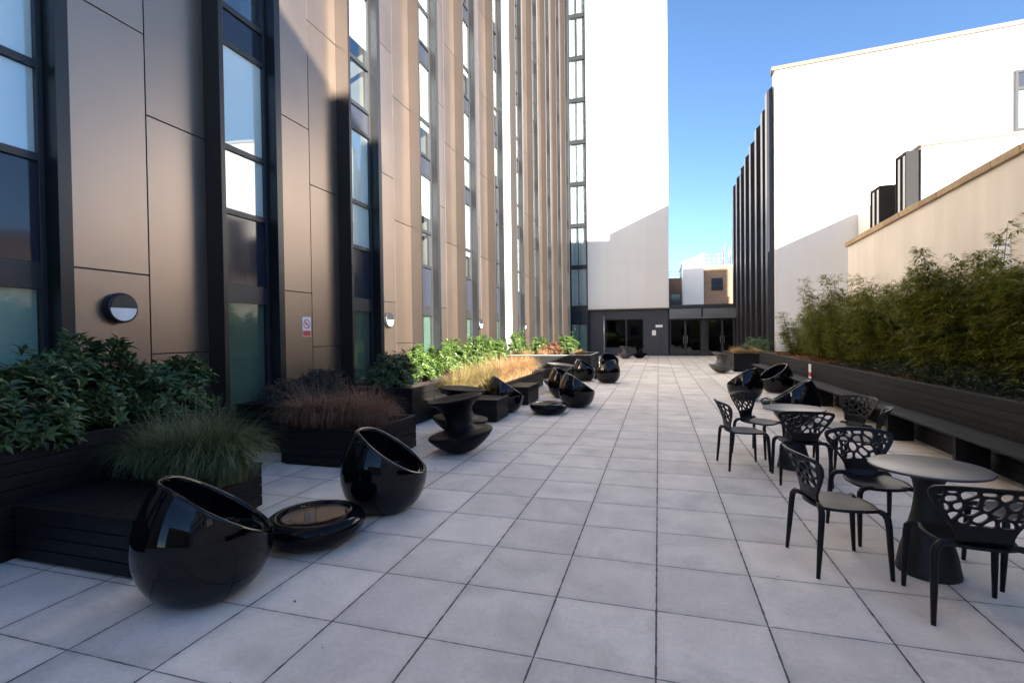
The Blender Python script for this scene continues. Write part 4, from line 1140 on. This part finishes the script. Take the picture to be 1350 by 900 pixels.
tops = [(19.6, 1.25), (18.4, 1.55), (17.3, 1.75), (16.2, 2.05), (15.4, 2.55), (14.4, 2.0), (13.5, 1.85), (12.6, 1.85), (11.8, 2.05), (11.0, 1.85), (10.2, 2.15), (9.6, 2.45), (9.0, 2.0), (8.4, 1.65), (7.7, 1.75), (7.0, 1.8), (6.3, 1.9), (5.5, 1.9)]
desc = ['smallest bamboo clump at the far end of the hedge', 'second bamboo clump from the hedge\'s far end', 'third bamboo clump from the hedge\'s far end', 'bamboo clump just left of the tall feathery one by the wall\'s end',
        'tall feathery bamboo clump standing before the end of the cream wall', 'bamboo clump just right of the tall feathery one', 'bamboo clump under the left part of the stone coping', 'mid hedge bamboo clump below the first dark box window',
        'mid hedge bamboo clump below the second dark box window', 'mid hedge bamboo clump in the dip left of the tallest plume', 'bamboo clump leaning against the tallest plume', 'tallest bamboo plume reaching up the cream wall on the right',
        'bamboo clump just right of the tallest plume', 'low bamboo clump below the pale panel', 'bamboo clump near the right edge of the picture', 'bamboo clump cut by the right edge of the picture', 'bamboo clump outside the right edge, second nearest', 'nearest bamboo clump outside the right edge']
for i, ((y, h), lab) in enumerate(zip(tops, desc)):
    x = 4.75 + r.uniform(-.15, .15)
    if i < 4:
        o = make_bamboo(lab, 200 + i, 2.0, 14000); BV.append(o); o.location = (x, y, .78); o.scale = (1.25, 1.15, h / 2.3)
    else:
        dup(BV[i % 4], (x, y, .78), r.uniform(0, 6), lab, scale=(1.3, 1.2, h / 2.3))
backs = ['back row bamboo clump against the far end of the cream wall', 'second back row bamboo clump along the cream wall', 'third back row bamboo clump along the cream wall', 'fourth back row bamboo clump along the cream wall',
         'fifth back row bamboo clump along the cream wall', 'sixth back row bamboo clump along the cream wall', 'seventh back row bamboo clump along the cream wall', 'nearest back row bamboo clump along the cream wall']
for i, lab in enumerate(backs):
    dup(BV[(i + 1) % 4], (5.4 + r.uniform(-.1, .1), 17.6 - i * 1.4, .78), r.uniform(0, 6), lab, scale=(1.1, 1.1, r.uniform(.72, .95)))
# low ground cover along the front of the near hedge: one mass
lf = MB(); r = random.Random(11)
for _ in range(6500):
    y = r.uniform(3.5, 13.5); x = 3.72 + abs(r.gauss(0, .42)); hgt = (.10 + .30 * (x - 3.7)) * (1 if y < 10 else max(.2, (13.5 - y) / 3.5)); z = .8 + r.uniform(0, 1) * hgt * 1.6
    if x > 4.9: continue
    a = r.uniform(0, 2 * pi); L = r.uniform(.05, .11)
    leaf(lf, Vector((x, y, z)), Vector((cos(a), sin(a), r.uniform(-.2, .7))), Vector((0, 0, 1)), L, L * .35)
structure(lf.build('ground_cover', M['bamboo_dark'], None), 'stuff')

# ------------------------------------------------------------------ sun and sky
SUNV = Vector((1.0, -0.85, 0.43)).normalized()       # towards the sun
el = math.asin(SUNV.z); az = atan2(SUNV.x, SUNV.y)
w = bpy.data.worlds.new("World"); scene.world = w; w.use_nodes = True
nt = w.node_tree; nt.nodes.clear()
out = nt.nodes.new('ShaderNodeOutputWorld'); bg = nt.nodes.new('ShaderNodeBackground'); sky = nt.nodes.new('ShaderNodeTexSky')
sky.sky_type = 'NISHITA'; sky.sun_disc = False; sky.sun_elevation = el; sky.sun_rotation = az
sky.air_density = 1.0; sky.dust_density = 0.0; sky.ozone_density = 4.0; sky.altitude = 1500
bg.inputs[1].default_value = 0.052
nt.links.new(sky.outputs[0], bg.inputs[0]); nt.links.new(bg.outputs[0], out.inputs[0])
sl = bpy.data.lights.new('sun', 'SUN'); sl.energy = 5.0; sl.angle = radians(0.5); sl.color = (1.0, .91, .79)
so = bpy.data.objects.new('sun', sl); COL.objects.link(so); so.location = (20, -20, 30)
so.rotation_euler = SUNV.to_track_quat('Z', 'Y').to_euler()

# ------------------------------------------------------------------ camera
yaw, pitch, roll = .287368, -.0159652, -.0124333
F = Vector((-sin(yaw) * cos(pitch), cos(yaw) * cos(pitch), sin(pitch))); Rv = Vector((cos(yaw), sin(yaw), 0)); U = Rv.cross(F)
R2 = Rv * cos(roll) + U * sin(roll); U2 = -Rv * sin(roll) + U * cos(roll)
cd = bpy.data.cameras.new('camera'); cam = bpy.data.objects.new('camera', cd); COL.objects.link(cam)
cd.sensor_width = 36; cd.lens = 653.35 / 1350 * 36; cd.clip_start = .05; cd.clip_end = 1000
mw = Matrix((R2, U2, -F)).transposed().to_4x4(); mw.translation = Vector((0, 0, CAM_H)); cam.matrix_world = mw
scene.camera = cam

vs = scene.view_settings
vs.view_transform = 'Standard'; vs.look = 'None'; vs.exposure = 2.72; vs.gamma = 1.0; vs.use_curve_mapping = False
cy = scene.cycles
cy.max_bounces = 8; cy.diffuse_bounces = 4; cy.glossy_bounces = 4; cy.transparent_max_bounces = 12; cy.transmission_bounces = 4
cy.caustics_reflective = True; cy.blur_glossy = 1.0; cy.sample_clamp_indirect = 6.0; cy.caustics_refractive = False
try:
    cy.use_denoising = True; cy.denoiser = 'OPENIMAGEDENOISE'
except Exception: pass
